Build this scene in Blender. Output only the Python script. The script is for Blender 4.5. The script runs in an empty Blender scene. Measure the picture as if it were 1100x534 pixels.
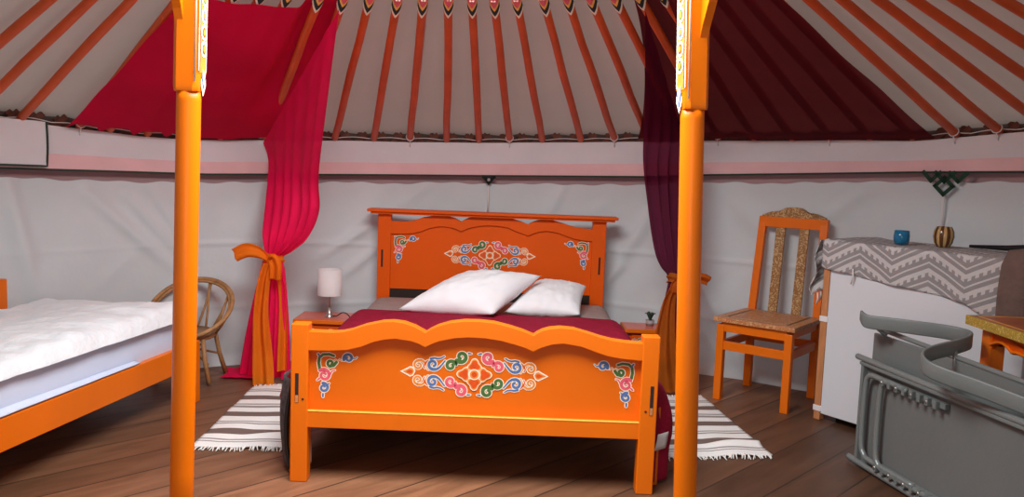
import bpy, bmesh, math, random
from mathutils import Vector, Matrix, noise
random.seed(7)
scene = bpy.context.scene
COL = scene.collection
PI = math.pi

# ------------------------------------------------------------------ materials
def lin(c):
    def f(v):
        v /= 255.0
        return v/12.92 if v <= .04045 else ((v+.055)/1.055)**2.4
    return (f(c[0]), f(c[1]), f(c[2]), 1.0)

def mat(name, rgb, rough=.6, var=0.0, vscale=8.0, bump=0.0, bscale=60.0, metal=0.0, trans=0.0, alpha=1.0,
        sheen=0.0, stretch=None, spec=.5, tcol=None, acol=None):
    m = bpy.data.materials.new(name); m.use_nodes = True
    nt = m.node_tree; N = nt.nodes; L = nt.links
    b = N['Principled BSDF']; out = N['Material Output']
    b.inputs['Base Color'].default_value = lin(rgb)
    b.inputs['Roughness'].default_value = rough
    b.inputs['Metallic'].default_value = metal
    b.inputs['Specular IOR Level'].default_value = spec
    if sheen: b.inputs['Sheen Weight'].default_value = sheen
    tc = N.new('ShaderNodeTexCoord'); mp = N.new('ShaderNodeMapping')
    L.new(tc.outputs['Object'], mp.inputs['Vector'])
    if stretch: mp.inputs['Scale'].default_value = stretch
    if var:
        nz = N.new('ShaderNodeTexNoise'); nz.inputs['Scale'].default_value = vscale; nz.inputs['Detail'].default_value = 4
        L.new(mp.outputs[0], nz.inputs['Vector'])
        rp = N.new('ShaderNodeValToRGB')
        c = lin(rgb)
        rp.color_ramp.elements[0].position = .3; rp.color_ramp.elements[1].position = .7
        rp.color_ramp.elements[0].color = [max(0, v*(1-var)) for v in c[:3]]+[1]
        rp.color_ramp.elements[1].color = [min(1, v*(1+var)) for v in c[:3]]+[1]
        L.new(nz.outputs['Fac'], rp.inputs[0]); L.new(rp.outputs[0], b.inputs['Base Color'])
    if bump:
        n2 = N.new('ShaderNodeTexNoise'); n2.inputs['Scale'].default_value = bscale; n2.inputs['Detail'].default_value = 3
        L.new(mp.outputs[0], n2.inputs['Vector'])
        bp = N.new('ShaderNodeBump'); bp.inputs['Strength'].default_value = bump; bp.inputs['Distance'].default_value = .01
        L.new(n2.outputs['Fac'], bp.inputs['Height']); L.new(bp.outputs[0], b.inputs['Normal'])
    last = b.outputs[0]
    if trans:
        t = N.new('ShaderNodeBsdfTranslucent'); t.inputs[0].default_value = lin(tcol or rgb)
        mx = N.new('ShaderNodeMixShader'); mx.inputs[0].default_value = trans
        L.new(last, mx.inputs[1]); L.new(t.outputs[0], mx.inputs[2]); last = mx.outputs[0]
    if alpha < 1:
        t = N.new('ShaderNodeBsdfTransparent')
        if acol: t.inputs[0].default_value = lin(acol)
        mx = N.new('ShaderNodeMixShader'); mx.inputs[0].default_value = alpha
        L.new(t.outputs[0], mx.inputs[1]); L.new(last, mx.inputs[2]); last = mx.outputs[0]
    L.new(last, out.inputs['Surface'])
    return m

ORANGE = (238, 112, 10)
M = {}
M['paint'] = mat('orange_gloss_paint', (228, 110, 4), .42, .08, 3.0, .05, 25, stretch=(1, 1, .2), spec=.35)
M['pole'] = mat('pole_orange_paint', (243, 120, 0), .36, .06, 3.0, .04, 25, stretch=(1, 1, .15), spec=.35)
M['rib'] = mat('rib_orange_paint', (216, 82, 10), .5, .14, 5.0, .1, 30)
M['panelpaint'] = mat('orange_panel_paint', (224, 106, 6), .45, .06, 2.0, .04, 20, spec=.3)
M['headpaint'] = mat('red_orange_paint', (224, 88, 0), .5, .06, 2.0, .04, 20, spec=.2)
M['cream'] = mat('cream_paint', (246, 236, 214), .5)
M['green'] = mat('green_paint', (72, 112, 52), .5, .15, 60)
M['pink'] = mat('pink_paint', (228, 92, 112), .5, .12, 60)
M['blue'] = mat('blue_paint', (84, 116, 168), .5, .18, 60)
M['red'] = mat('vermilion_paint', (218, 78, 8), .5, .1, 60)
M['oline'] = mat('light_orange_paint', (236, 140, 50), .5, .1, 50)
M['gold'] = mat('gold_paint', (248, 190, 84), .5, .12, 60)
M['dark'] = mat('dark_recess', (42, 26, 18), .8)
M['wall'] = mat('lining_canvas', (208, 213, 214), .9, .04, 2.0, .5, 7.0, trans=.05)
M['outer'] = mat('outer_canvas', (172, 136, 136), .9, .06, 3.0, .2, 9.0)
M['gap_shade'] = mat('painted_gap_shade', (84, 62, 54), .95, .2, 20, .3, 40)
M['band'] = mat('frieze_cloth', (218, 212, 214), .9, .04, 4.0, .25, 12.0)
M['bandpink'] = mat('frieze_pink_border', (232, 190, 190), .9, .05, 6.0, .2, 12.0)
M['hem'] = mat('dark_green_piping', (44, 60, 46), .8)
M['roof'] = mat('roof_canvas', (192, 184, 180), .9, .06, 2.5, .45, 6.0, trans=.25, tcol=(214, 186, 168))
M['lattice'] = mat('lattice_wood', (104, 54, 36), .7, .25, 20)
M['cordw'] = mat('white_cord', (226, 218, 214), .8)
M['duvet'] = mat('white_duvet', (232, 237, 240), .95, .02, 10, .9, 24, sheen=.3)
M['sheet'] = mat('pale_blue_sheet', (206, 216, 236), .85, .02, 5, .3, 10)
M['pillow'] = mat('white_pillow', (240, 242, 244), .85, .01, 5, .35, 12, sheen=.2)
M['burg'] = mat('burgundy_blanket', (152, 20, 52), .95, .12, 12, .5, 60, spec=.2)
M['taupe'] = mat('taupe_bedspread', (164, 144, 138), .9, .07, 20, .5, 80)
M['mattress'] = mat('mattress_ticking', (150, 134, 130), .9, .05, 8, .2, 40)
M['rattan'] = mat('rattan_cane', (168, 122, 76), .55, .25, 30, .3, 60)
M['rattanseat'] = mat('woven_cane', (150, 118, 84), .7, .2, 60, .6, 120)
M['shade'] = mat('lamp_shade_cloth', (250, 244, 242), .8, .01, 8, .1, 60, trans=.25)
M['steel'] = mat('brushed_steel', (190, 186, 182), .3, metal=.9)
M['blackp'] = mat('black_plastic', (24, 24, 26), .5)
M['stand'] = mat('red_lacquer_top', (222, 112, 92), .3, .1, 12)
M['redcloth'] = mat('red_voile', (236, 8, 80), .8, .07, 6, .15, 25, trans=.2, alpha=.93, tcol=(255, 10, 96), acol=(255, 120, 150), spec=.2)
M['redcan'] = mat('red_voile_ceiling', (214, 6, 62), .85, .08, 4, .25, 10, trans=.25, alpha=.97, tcol=(236, 8, 70), acol=(255, 110, 140), spec=.15)
M['plum'] = mat('plum_voile', (88, 8, 42), .8, .1, 6, .15, 25, trans=.3, alpha=.62, tcol=(130, 14, 64), acol=(150, 80, 108), spec=.2)
M['plumcan'] = mat('plum_voile_ceiling', (98, 26, 36), .85, .12, 4, .25, 10, trans=.25, alpha=.70, tcol=(110, 20, 40), acol=(190, 96, 96), spec=.15)
M['osash'] = mat('orange_organza', (255, 138, 26), .7, .08, 8, .15, 30, trans=.2, alpha=.64, tcol=(255, 140, 20), acol=(255, 190, 120), spec=.2)
M['bsash'] = mat('amber_organza', (222, 118, 34), .7, .12, 8, .15, 30, trans=.35, alpha=.58, tcol=(240, 130, 40), acol=(220, 150, 90), spec=.2)
M['fringe'] = mat('cotton_fringe', (232, 228, 222), .9)
M['cabwhite'] = mat('white_laminate', (222, 226, 230), .35, .01, 3, .02, 10)
M['pine'] = mat('pine_wood', (196, 132, 84), .55, .18, 10, .1, 30, stretch=(4, 4, .6))
M['brown'] = mat('brown_blanket', (112, 90, 82), .95, .1, 14, .5, 50)
M['greyp'] = mat('grey_plastic', (112, 118, 116), .42, .05, 4, .08, 40)
M['greym'] = mat('grey_steel_tube', (130, 136, 134), .32, .03, 6, metal=.25)
M['greyd'] = mat('grey_panel_plastic', (108, 110, 108), .5, .05, 3, .1, 40)
M['blueg'] = mat('blue_glass', (30, 110, 150), .12, .2, 30)
M['knot'] = mat('green_felt', (30, 62, 44), .9)
M['knotd'] = mat('dark_felt', (36, 40, 40), .9)
M['tabtop'] = mat('painted_red_brown_top', (160, 84, 48), .35, .2, 14)
M['tabedge'] = mat('gold_olive_edge', (172, 142, 52), .5, .25, 50)
M['leaf'] = mat('dark_leaf', (34, 62, 44), .6)
M['greycup'] = mat('grey_pottery', (170, 160, 158), .6)
M['white'] = mat('white_label', (236, 232, 232), .8)
M['basehang'] = mat('grey_patterned_cloth', (84, 74, 74), .9, .45, 45, .4, 60)

def gold_pattern(name, base, fleck, scale=45, thr=.55):
    m = mat(name, base, .45); nt = m.node_tree; N = nt.nodes; L = nt.links; b = N['Principled BSDF']
    tc = N.new('ShaderNodeTexCoord'); v = N.new('ShaderNodeTexNoise'); v.inputs['Scale'].default_value = scale
    v.inputs['Detail'].default_value = 2; v.inputs['Distortion'].default_value = 2.5
    L.new(tc.outputs['Object'], v.inputs['Vector'])
    r = N.new('ShaderNodeValToRGB'); r.color_ramp.elements[0].position = thr-.03; r.color_ramp.elements[1].position = thr+.03
    r.color_ramp.elements[0].color = lin(base); r.color_ramp.elements[1].color = lin(fleck)
    L.new(v.outputs['Fac'], r.inputs[0]); L.new(r.outputs[0], b.inputs['Base Color'])
    return m
M['carved'] = gold_pattern('gilded_carving', (150, 100, 48), (196, 164, 112), 46, .54)
M['seatgold'] = gold_pattern('gilded_seat_border', (184, 112, 62), (210, 166, 118), 50, .55)
M['tabedge'] = gold_pattern('gilded_olive_edge', (168, 136, 44), (206, 182, 104), 60, .58)

def floor_mat():
    m = bpy.data.materials.new('dark_floor_boards'); m.use_nodes = True
    nt = m.node_tree; N = nt.nodes; L = nt.links; b = N['Principled BSDF']
    tc = N.new('ShaderNodeTexCoord')
    sep = N.new('ShaderNodeSeparateXYZ'); L.new(tc.outputs['Object'], sep.inputs[0])
    a = math.radians(47)
    def lincomb(cx, cy, add=0.0):
        m1 = N.new('ShaderNodeMath'); m1.operation = 'MULTIPLY'; m1.inputs[1].default_value = cx; L.new(sep.outputs[0], m1.inputs[0])
        m2 = N.new('ShaderNodeMath'); m2.operation = 'MULTIPLY_ADD'; m2.inputs[1].default_value = cy
        L.new(sep.outputs[1], m2.inputs[0]); L.new(m1.outputs[0], m2.inputs[2])
        m3 = N.new('ShaderNodeMath'); m3.operation = 'ADD'; m3.inputs[1].default_value = add; L.new(m2.outputs[0], m3.inputs[0])
        return m3
    n = lincomb(-math.sin(a), math.cos(a), -1.545+10*.194)
    t = lincomb(math.cos(a), math.sin(a))
    dv = N.new('ShaderNodeMath'); dv.operation = 'DIVIDE'; dv.inputs[1].default_value = .194; L.new(n.outputs[0], dv.inputs[0])
    fl = N.new('ShaderNodeMath'); fl.operation = 'FLOOR'; L.new(dv.outputs[0], fl.inputs[0])
    fr = N.new('ShaderNodeMath'); fr.operation = 'FRACT'; L.new(dv.outputs[0], fr.inputs[0])
    wn = N.new('ShaderNodeTexWhiteNoise'); wn.noise_dimensions = '1D'; L.new(fl.outputs[0], wn.inputs['W'])
    cb = N.new('ShaderNodeCombineXYZ')
    st = N.new('ShaderNodeMath'); st.operation = 'MULTIPLY'; st.inputs[1].default_value = 1.2; L.new(t.outputs[0], st.inputs[0])
    sn = N.new('ShaderNodeMath'); sn.operation = 'MULTIPLY'; sn.inputs[1].default_value = 7; L.new(n.outputs[0], sn.inputs[0])
    of = N.new('ShaderNodeMath'); of.operation = 'MULTIPLY'; of.inputs[1].default_value = 37; L.new(wn.outputs[0], of.inputs[0])
    L.new(st.outputs[0], cb.inputs[0]); L.new(sn.outputs[0], cb.inputs[1]); L.new(of.outputs[0], cb.inputs[2])
    nz = N.new('ShaderNodeTexNoise'); nz.inputs['Scale'].default_value = 2.2; nz.inputs['Detail'].default_value = 6; nz.inputs['Distortion'].default_value = .6
    L.new(cb.outputs[0], nz.inputs['Vector'])
    rp = N.new('ShaderNodeValToRGB'); e = rp.color_ramp.elements
    e[0].position = .25; e[0].color = lin((96, 62, 40)); e[1].position = .8; e[1].color = lin((132, 92, 66))
    k = e.new(.5); k.color = lin((114, 76, 52))
    L.new(nz.outputs['Fac'], rp.inputs[0])
    # scuffs
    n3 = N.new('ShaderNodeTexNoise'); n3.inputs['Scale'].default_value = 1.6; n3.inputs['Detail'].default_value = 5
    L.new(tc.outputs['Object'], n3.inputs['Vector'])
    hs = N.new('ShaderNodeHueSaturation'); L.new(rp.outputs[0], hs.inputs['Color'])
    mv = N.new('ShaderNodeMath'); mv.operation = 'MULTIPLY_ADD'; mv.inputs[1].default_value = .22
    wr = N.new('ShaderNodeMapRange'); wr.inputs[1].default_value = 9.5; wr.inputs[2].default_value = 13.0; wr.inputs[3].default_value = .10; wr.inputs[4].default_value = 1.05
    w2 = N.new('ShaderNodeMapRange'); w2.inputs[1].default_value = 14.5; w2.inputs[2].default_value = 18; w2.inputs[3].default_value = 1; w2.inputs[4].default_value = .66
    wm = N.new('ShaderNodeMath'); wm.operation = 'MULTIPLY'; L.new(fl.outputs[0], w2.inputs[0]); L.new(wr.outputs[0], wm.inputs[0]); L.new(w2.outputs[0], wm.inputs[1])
    L.new(fl.outputs[0], wr.inputs[0]); L.new(wm.outputs[0], mv.inputs[2])   # boards darker towards the right wall, lightest in the middle
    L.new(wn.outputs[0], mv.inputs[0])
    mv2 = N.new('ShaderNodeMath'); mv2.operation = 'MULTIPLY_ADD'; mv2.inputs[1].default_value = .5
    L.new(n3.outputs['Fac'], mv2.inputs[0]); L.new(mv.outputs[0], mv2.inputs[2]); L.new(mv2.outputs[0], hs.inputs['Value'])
    # seams
    d1 = N.new('ShaderNodeMath'); d1.operation = 'SUBTRACT'; d1.inputs[1].default_value = .5; L.new(fr.outputs[0], d1.inputs[0])
    d2 = N.new('ShaderNodeMath'); d2.operation = 'ABSOLUTE'; L.new(d1.outputs[0], d2.inputs[0])
    gt = N.new('ShaderNodeMath'); gt.operation = 'GREATER_THAN'; gt.inputs[1].default_value = .484; L.new(d2.outputs[0], gt.inputs[0])
    mx = N.new('ShaderNodeMix'); mx.data_type = 'RGBA'; L.new(gt.outputs[0], mx.inputs[0]); L.new(hs.outputs[0], mx.inputs[6])
    mx.inputs[7].default_value = lin((44, 28, 20)); L.new(mx.outputs[2], b.inputs['Base Color'])
    b.inputs['Roughness'].default_value = .5
    bp = N.new('ShaderNodeBump'); bp.inputs['Strength'].default_value = .25; bp.inputs['Distance'].default_value = .004
    sb = N.new('ShaderNodeMath'); sb.operation = 'SUBTRACT'; L.new(nz.outputs['Fac'], sb.inputs[0]); L.new(gt.outputs[0], sb.inputs[1])
    L.new(sb.outputs[0], bp.inputs['Height']); L.new(bp.outputs[0], b.inputs['Normal'])
    return m
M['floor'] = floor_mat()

def rug_mat(seed):
    m = mat('striped_cotton', (230, 226, 220), .95, 0, 8, .4, 160); nt = m.node_tree; N = nt.nodes; L = nt.links; b = N['Principled BSDF']
    uv = N.new('ShaderNodeUVMap'); s = N.new('ShaderNodeSeparateXYZ'); L.new(uv.outputs[0], s.inputs[0])
    r = N.new('ShaderNodeValToRGB'); cr = r.color_ramp; cr.interpolation = 'CONSTANT'
    W = lin((234, 230, 226)); G = lin((150, 142, 138)); B = lin((112, 92, 84))
    st = [(0, W), (.055, G), (.067, W), (.085, G), (.1, W), (.16, B), (.235, W), (.31, G), (.33, W), (.345, G), (.36, W), (.44, B), (.515, W), (.585, G),
          (.62, W), (.635, G), (.655, W), (.73, B), (.80, W), (.87, G), (.89, W), (.905, G), (.92, W)]
    cr.elements[0].position = 0; cr.elements[0].color = W
    cr.elements[1].position = st[1][0]; cr.elements[1].color = st[1][1]
    for p, c in st[2:]:
        e = cr.elements.new(p); e.color = c
    L.new(s.outputs[1], r.inputs[0]); L.new(r.outputs[0], b.inputs['Base Color'])
    return m
M['rug'] = rug_mat(1)

def runner_mat():
    """woven grey cloth with toothed white zigzags, driven by the UVs (metres)"""
    m = mat('grey_zigzag_weave', (168, 162, 160), .95, 0, 8, .4, 120); nt = m.node_tree; N = nt.nodes; L = nt.links; b = N['Principled BSDF']
    uv = N.new('ShaderNodeUVMap'); s = N.new('ShaderNodeSeparateXYZ'); L.new(uv.outputs[0], s.inputs[0])
    def mth(op, a, bb=None, c=None):
        n = N.new('ShaderNodeMath'); n.operation = op
        for i, v in enumerate((a, bb, c)):
            if v is None: continue
            if isinstance(v, (int, float)): n.inputs[i].default_value = v
            else: L.new(v, n.inputs[i])
        return n.outputs[0]
    u, v = s.outputs[0], s.outputs[1]
    tri = mth('PINGPONG', u, .17)                     # big zigzag
    f = mth('MULTIPLY_ADD', tri, .55, v)
    ph = mth('FRACT', mth('DIVIDE', f, .082))
    thick = mth('LESS_THAN', ph, .24)
    teeth = mth('MULTIPLY', mth('LESS_THAN', mth('FRACT', mth('DIVIDE', u, .03)), .5), mth('MULTIPLY', mth('GREATER_THAN', ph, .2), mth('LESS_THAN', ph, .42)))
    thin = mth('MULTIPLY', mth('GREATER_THAN', ph, .66), mth('LESS_THAN', ph, .76))
    allw = mth('MAXIMUM', mth('MAXIMUM', thick, teeth), thin)
    mx = N.new('ShaderNodeMix'); mx.data_type = 'RGBA'; L.new(allw, mx.inputs[0])
    mx.inputs[6].default_value = lin((152, 147, 146)); mx.inputs[7].default_value = lin((206, 202, 200))
    L.new(mx.outputs[2], b.inputs['Base Color'])
    return m
M['runner'] = runner_mat()

def stripe_glass():
    m = mat('striped_brown_glass', (120, 82, 40), .15); nt = m.node_tree; N = nt.nodes; L = nt.links; b = N['Principled BSDF']
    tc = N.new('ShaderNodeTexCoord'); g = N.new('ShaderNodeTexGradient'); g.gradient_type = 'RADIAL'; L.new(tc.outputs['Object'], g.inputs[0])
    a = N.new('ShaderNodeMath'); a.operation = 'MULTIPLY'; a.inputs[1].default_value = 9; L.new(g.outputs['Fac'], a.inputs[0])
    f = N.new('ShaderNodeMath'); f.operation = 'FRACT'; L.new(a.outputs[0], f.inputs[0])
    r = N.new('ShaderNodeValToRGB'); r.color_ramp.interpolation = 'CONSTANT'; e = r.color_ramp.elements
    e[0].color = lin((92, 58, 26)); e[1].position = .55; e[1].color = lin((190, 156, 104))
    L.new(f.outputs[0], r.inputs[0]); L.new(r.outputs[0], b.inputs['Base Color'])
    return m
M['stripe'] = stripe_glass()

# ------------------------------------------------------------------ object helpers
def obj(name, bm, materials, parent=None, smooth=False, bevel=0.0, subsurf=0, solid=0.0, uvs=None):
    me = bpy.data.meshes.new(name)
    if isinstance(bm, bmesh.types.BMesh):
        bmesh.ops.recalc_face_normals(bm, faces=bm.faces) if not uvs else None
        bm.to_mesh(me); bm.free()
    o = bpy.data.objects.new(name, me); COL.objects.link(o)
    for m in (materials if isinstance(materials, (list, tuple)) else [materials]): me.materials.append(m)
    if smooth:
        for p in me.polygons: p.use_smooth = True
    if bevel:
        b = o.modifiers.new('bevel', 'BEVEL'); b.width = bevel; b.segments = 2; b.limit_method = 'ANGLE'; b.angle_limit = math.radians(40)
    if solid:
        b = o.modifiers.new('solid', 'SOLIDIFY'); b.thickness = solid; b.offset = 0
    if subsurf:
        b = o.modifiers.new('sub', 'SUBSURF'); b.levels = subsurf; b.render_levels = subsurf
    if parent:
        o.parent = parent
        o.matrix_parent_inverse = Matrix.Identity(4)
    return o

def thing(name, label, cat, loc=(0, 0, 0), rz=0.0, group=None):
    o = bpy.data.objects.new(name, None); COL.objects.link(o); o.empty_display_size = .05
    o.location = loc; o.rotation_euler = (0, 0, rz)
    return tag(o, label, cat, group)

def tag(o, label, cat, group=None):
    o['label'] = label; o['category'] = cat
    if group: o['group'] = group
    return o

def struct(name, bm, m, **k):
    o = obj(name, bm, m, **k); o['kind'] = 'structure'; return o

def BM(): return bmesh.new()

def box(bm, c, s, rot=None, mi=0):
    r = bmesh.ops.create_cube(bm, size=1.0)
    vs = r['verts']
    mt = Matrix.Diagonal((s[0], s[1], s[2], 1))
    if rot is not None: mt = rot.to_4x4() @ mt
    mt = Matrix.Translation(c) @ mt
    bmesh.ops.transform(bm, matrix=mt, verts=vs)
    for v in vs:
        for f in v.link_faces: f.material_index = mi
    return vs

def box2(bm, a, b, mi=0):
    return box(bm, [(a[i]+b[i])/2 for i in range(3)], [abs(b[i]-a[i]) for i in range(3)], mi=mi)

def frame(d):
    d = d.normalized(); up = Vector((0, 0, 1)) if abs(d.z) < .95 else Vector((1, 0, 0))
    x = d.cross(up).normalized(); y = x.cross(d).normalized()
    return x, y

def tube(bm, pts, r, n=10, closed=False, mi=0, cap=True, flat=None):
    pts = [Vector(p) for p in pts]; rings = []; N = len(pts)
    px = None
    for i, p in enumerate(pts):
        a = pts[i-1] if (i > 0 or closed) else p
        b = pts[(i+1) % N] if (i < N-1 or closed) else p
        d = (b-a)
        if d.length < 1e-9: d = Vector((0, 0, 1))
        d.normalize()
        if px is None: x, y = frame(d)
        else:
            x = (px - d*px.dot(d)).normalized(); y = x.cross(d).normalized()
        px = x
        rr = r[i] if isinstance(r, (list, tuple)) else r
        ring = []
        for k in range(n):
            t = 2*PI*k/n
            ring.append(bm.verts.new(p + x*math.cos(t)*rr + y*math.sin(t)*rr*(flat or 1)))
        rings.append(ring)
    M_ = N if closed else N-1
    for i in range(M_):
        a, b = rings[i], rings[(i+1) % N]
        for k in range(n):
            f = bm.faces.new((a[k], a[(k+1) % n], b[(k+1) % n], b[k])); f.material_index = mi; f.smooth = True
    if cap and not closed:
        f = bm.faces.new(rings[0]); f.material_index = mi
        f = bm.faces.new(list(reversed(rings[-1]))); f.material_index = mi
    return rings

def lathe(bm, prof, n=32, c=(0, 0, 0), mi=0):
    rings = []
    for r, z in prof:
        if r < 1e-6: rings.append([bm.verts.new((c[0], c[1], c[2]+z))])
        else: rings.append([bm.verts.new((c[0]+r*math.cos(2*PI*k/n), c[1]+r*math.sin(2*PI*k/n), c[2]+z)) for k in range(n)])
    for a, b in zip(rings, rings[1:]):
        for k in range(n):
            if len(a) == 1 and len(b) == 1: continue
            if len(a) == 1: vs = (a[0], b[(k+1) % n], b[k])
            elif len(b) == 1: vs = (a[k], a[(k+1) % n], b[0])
            else: vs = (a[k], a[(k+1) % n], b[(k+1) % n], b[k])
            f = bm.faces.new(vs); f.material_index = mi; f.smooth = True

def grid(bm, fn, nu, nv, mi=0, uv=None, closed_u=False):
    """fn(s,t) with s,t in 0..1 -> Vector; uv(s,t) optional"""
    V = [[bm.verts.new(fn(i/nu, j/nv)) for j in range(nv+1)] for i in range(nu if closed_u else nu+1)]
    lay = bm.loops.layers.uv.verify() if uv else None
    for i in range(nu):
        for j in range(nv):
            i2 = (i+1) % nu if closed_u else i+1
            f = bm.faces.new((V[i][j], V[i2][j], V[i2][j+1], V[i][j+1])); f.material_index = mi; f.smooth = True
            if uv:
                for l, (s, t) in zip(f.loops, ((i/nu, j/nv), ((i+1)/nu, j/nv), ((i+1)/nu, (j+1)/nv), (i/nu, (j+1)/nv))):
                    l[lay].uv = uv(s, t)
    return V

def prism(bm, outline, axis, a, b, mi=0):
    """outline of 2-D points extruded along axis ('x','y','z') from a to b; outline maps to the other two axes in order"""
    def P(p, t):
        if axis == 'y': return (p[0], t, p[1])
        if axis == 'x': return (t, p[0], p[1])
        return (p[0], p[1], t)
    v0 = [bm.verts.new(P(p, a)) for p in outline]; v1 = [bm.verts.new(P(p, b)) for p in outline]
    n = len(outline)
    fs = [bm.faces.new(v0), bm.faces.new(list(reversed(v1)))]
    for i in range(n): fs.append(bm.faces.new((v0[i], v1[i], v1[(i+1) % n], v0[(i+1) % n])))
    for f in fs: f.material_index = mi
    bmesh.ops.triangulate(bm, faces=fs[:2])

def lerp(a, b, t): return a+(b-a)*t
def smooth01(t): t = max(0, min(1, t)); return t*t*(3-2*t)
def interp(tab, x):
    if x <= tab[0][0]: return tab[0][1]
    for (a, va), (b, vb) in zip(tab, tab[1:]):
        if x <= b: return lerp(va, vb, (x-a)/(b-a))
    return tab[-1][1]
def spline(pts, n=8, closed=False):
    P = [Vector(p) for p in pts]; out = []; N = len(P)
    for i in range(N if closed else N-1):
        g = (lambda k: P[k % N]) if closed else (lambda k: P[max(0, min(N-1, k))])
        a, b, c, d = g(i-1), g(i), g(i+1), g(i+2)
        for k in range(n):
            t = k/n
            out.append(.5*((2*b)+(c-a)*t+(2*a-5*b+4*c-d)*t*t+(3*b-a-3*c+d)*t**3))
    if not closed: out.append(P[-1])
    return out
def vn(x, y, z=0.0): return noise.noise(Vector((x, y, z)))

# ------------------------------------------------------------------ yurt shell
CX, CY, R = -.03, 2.25, 2.98          # wall centre and radius
KX, KY, KR = -.2, 2.25, .74          # crown centre and radius
KZ = 2.215
HEM = [(-75, 1.13), (-51, 1.115), (-35, 1.108), (-4, 1.150), (17, 1.184), (24, 1.21), (45, 1.262), (57, 1.282), (80, 1.29)]
TOP = [(-75, 1.36), (-52, 1.338), (-42, 1.300), (-33, 1.300), (-20, 1.33), (-4, 1.352), (24, 1.41), (45, 1.425), (57, 1.47), (80, 1.48)]
def hemz(az): return interp(HEM, az)
def topz(az): return interp(TOP, az)
def wallp(az, z, r=R):
    a = math.radians(az); return Vector((CX+r*math.sin(a), CY+r*math.cos(a), z))

bm = BM()
lathe(bm, [(0, 0), (3.12, 0)], 96); lathe(bm, [(3.12, 0), (3.12, -.06), (0, -.06)], 96)
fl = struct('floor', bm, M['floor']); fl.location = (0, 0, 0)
for v in fl.data.vertices: v.co.x += CX; v.co.y += CY

CREASES = [(-47, 1.0, -38.0, .56, .035, .030), (-43, .98, -37.6, .64, .028, .026), (-41, 1.04, -36, .62, .025, .018), (-54.3, 1.06, -52.0, .50, .05, .045), (-56.5, 1.06, -57, .4, .05, .03),
           (-15, .88, -23, .60, .030, .026), (-13, .80, -21, .45, .03, .018), (-29.5, 1.06, -29.5, .2, .010, .007), (-1.1, 1.10, -1.1, .5, .008, .006), (7, 1.15, 3.5, .80, .04, .020),
           (17, .95, 12, .50, .04, .024), (22, .70, 29, .05, .035, .026), (26, 1.1, 33, .75, .06, .02), (41, 1.17, 35, .92, .04, .02), (20, .55, 26, .10, .03, .022), (14, .62, 9, .35, .03, .02)]
# wall lining: hangs from the frieze to the floor, wrinkled, spreading a little on the floor
def wall_sector(name, a0, a1, n):
    bm = BM()
    def fn(s, t):
        az = lerp(a0, a1, s)
        zt = (hemz(az)-.052+.012*vn(az*.18, 3.1)+.004*math.sin(az*1.7)) if abs(az) < 100 else 1.24
        z = lerp(.0, zt, t)
        r = R - .013*vn(az*.22, z*1.3, 1) - .022*vn(az*.09+z*1.6, z*.9, 5) - .006*vn(az*.35-z*4, z*2, 9)
        # creases
        for a0_, z0_, a1_, z1_, w_, am in CREASES:
            ax_, az_ = (az-a0_)*.052, z-z0_; dx_, dz_ = (a1_-a0_)*.052, z1_-z0_; l2 = dx_*dx_+dz_*dz_
            q_ = max(0, min(1, (ax_*dx_+az_*dz_)/l2)); d2 = (ax_-q_*dx_)**2+(az_-q_*dz_)**2
            if d2 < (3*w_)**2: r -= am*math.exp(-d2/(w_*w_))*(.25+.75*math.sin(PI*min(1, .15+q_*.85)))
        r -= .009*math.exp(-((z-.705-.008*math.sin(az*.15))/.012)**2)*(1 if -38 < az < 35 else .3)
        r -= .006*math.exp(-((z-.36-.03*math.sin(az*.11+1))/.014)**2)
        r -= .010*max(0, 1-abs(((az-2.6*z*9) % 23)-11)/1.6)*(.3+.7*abs(vn(az*.05, 8)))
        if z < .07: r -= .035*(1-z/.07)**2
        return wallp(az, z, r)
    grid(bm, fn, n, 90)
    return struct(name, bm, M['wall'], smooth=True)
wall_sector('wall_left', -100, -35, 190)
wall_sector('wall_back', -35, 30, 200)
wall_sector('wall_right', 30, 100, 160)
bm = BM()
for a0, a1 in ((100, 167), (193, 260)):
    grid(bm, lambda s, t: wallp(lerp(a0, a1, s), lerp(0, 1.36, t)), 40, 6)
struct('wall_front', bm, M['wall'], smooth=True)
# outer canvas strip behind the lattice and above the lining
bm = BM()
def fn(s, t):
    az = lerp(-100, 100, s); return wallp(az, lerp(hemz(az)-.16, topz(az)-.04, t), R+.05)
grid(bm, fn, 160, 4)
grid(bm, lambda s, t: wallp(lerp(-100, 100, s), lerp(topz(lerp(-100, 100, s))-.04, topz(lerp(-100, 100, s))+.075, t), R+.05), 160, 2, 1)  # shade of the gap behind the lattice, painted as a dark brown strip
struct('trim_1', bm, [M['outer'], M['gap_shade']], smooth=True)
# frieze band: white cloth with a pink lower border and dark green piping at its hem
bm = BM()
def fr_pt(az, t):
    zt, zh = topz(az), hemz(az)
    z = lerp(zh, zt, t) + (.006*vn(az*.12, 7)*t)
    r = R-.018 - .010*math.sin(t*PI) - .006*vn(az*.25, t*2, 3)
    return wallp(az, z, r)
grid(bm, lambda s, t: fr_pt(lerp(-90, 92, s), lerp(.36, 1, t)), 260, 8, 0)
grid(bm, lambda s, t: fr_pt(lerp(-90, 92, s), lerp(0, .36, t)), 260, 4, 1)
tube(bm, [fr_pt(lerp(-90, 92, i/260), 0)+Vector((0, 0, -.002)) for i in range(261)], .0055, 6, mi=2)
struct('trim_2', bm, [M['band'], M['bandpink'], M['hem']], smooth=True)

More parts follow.
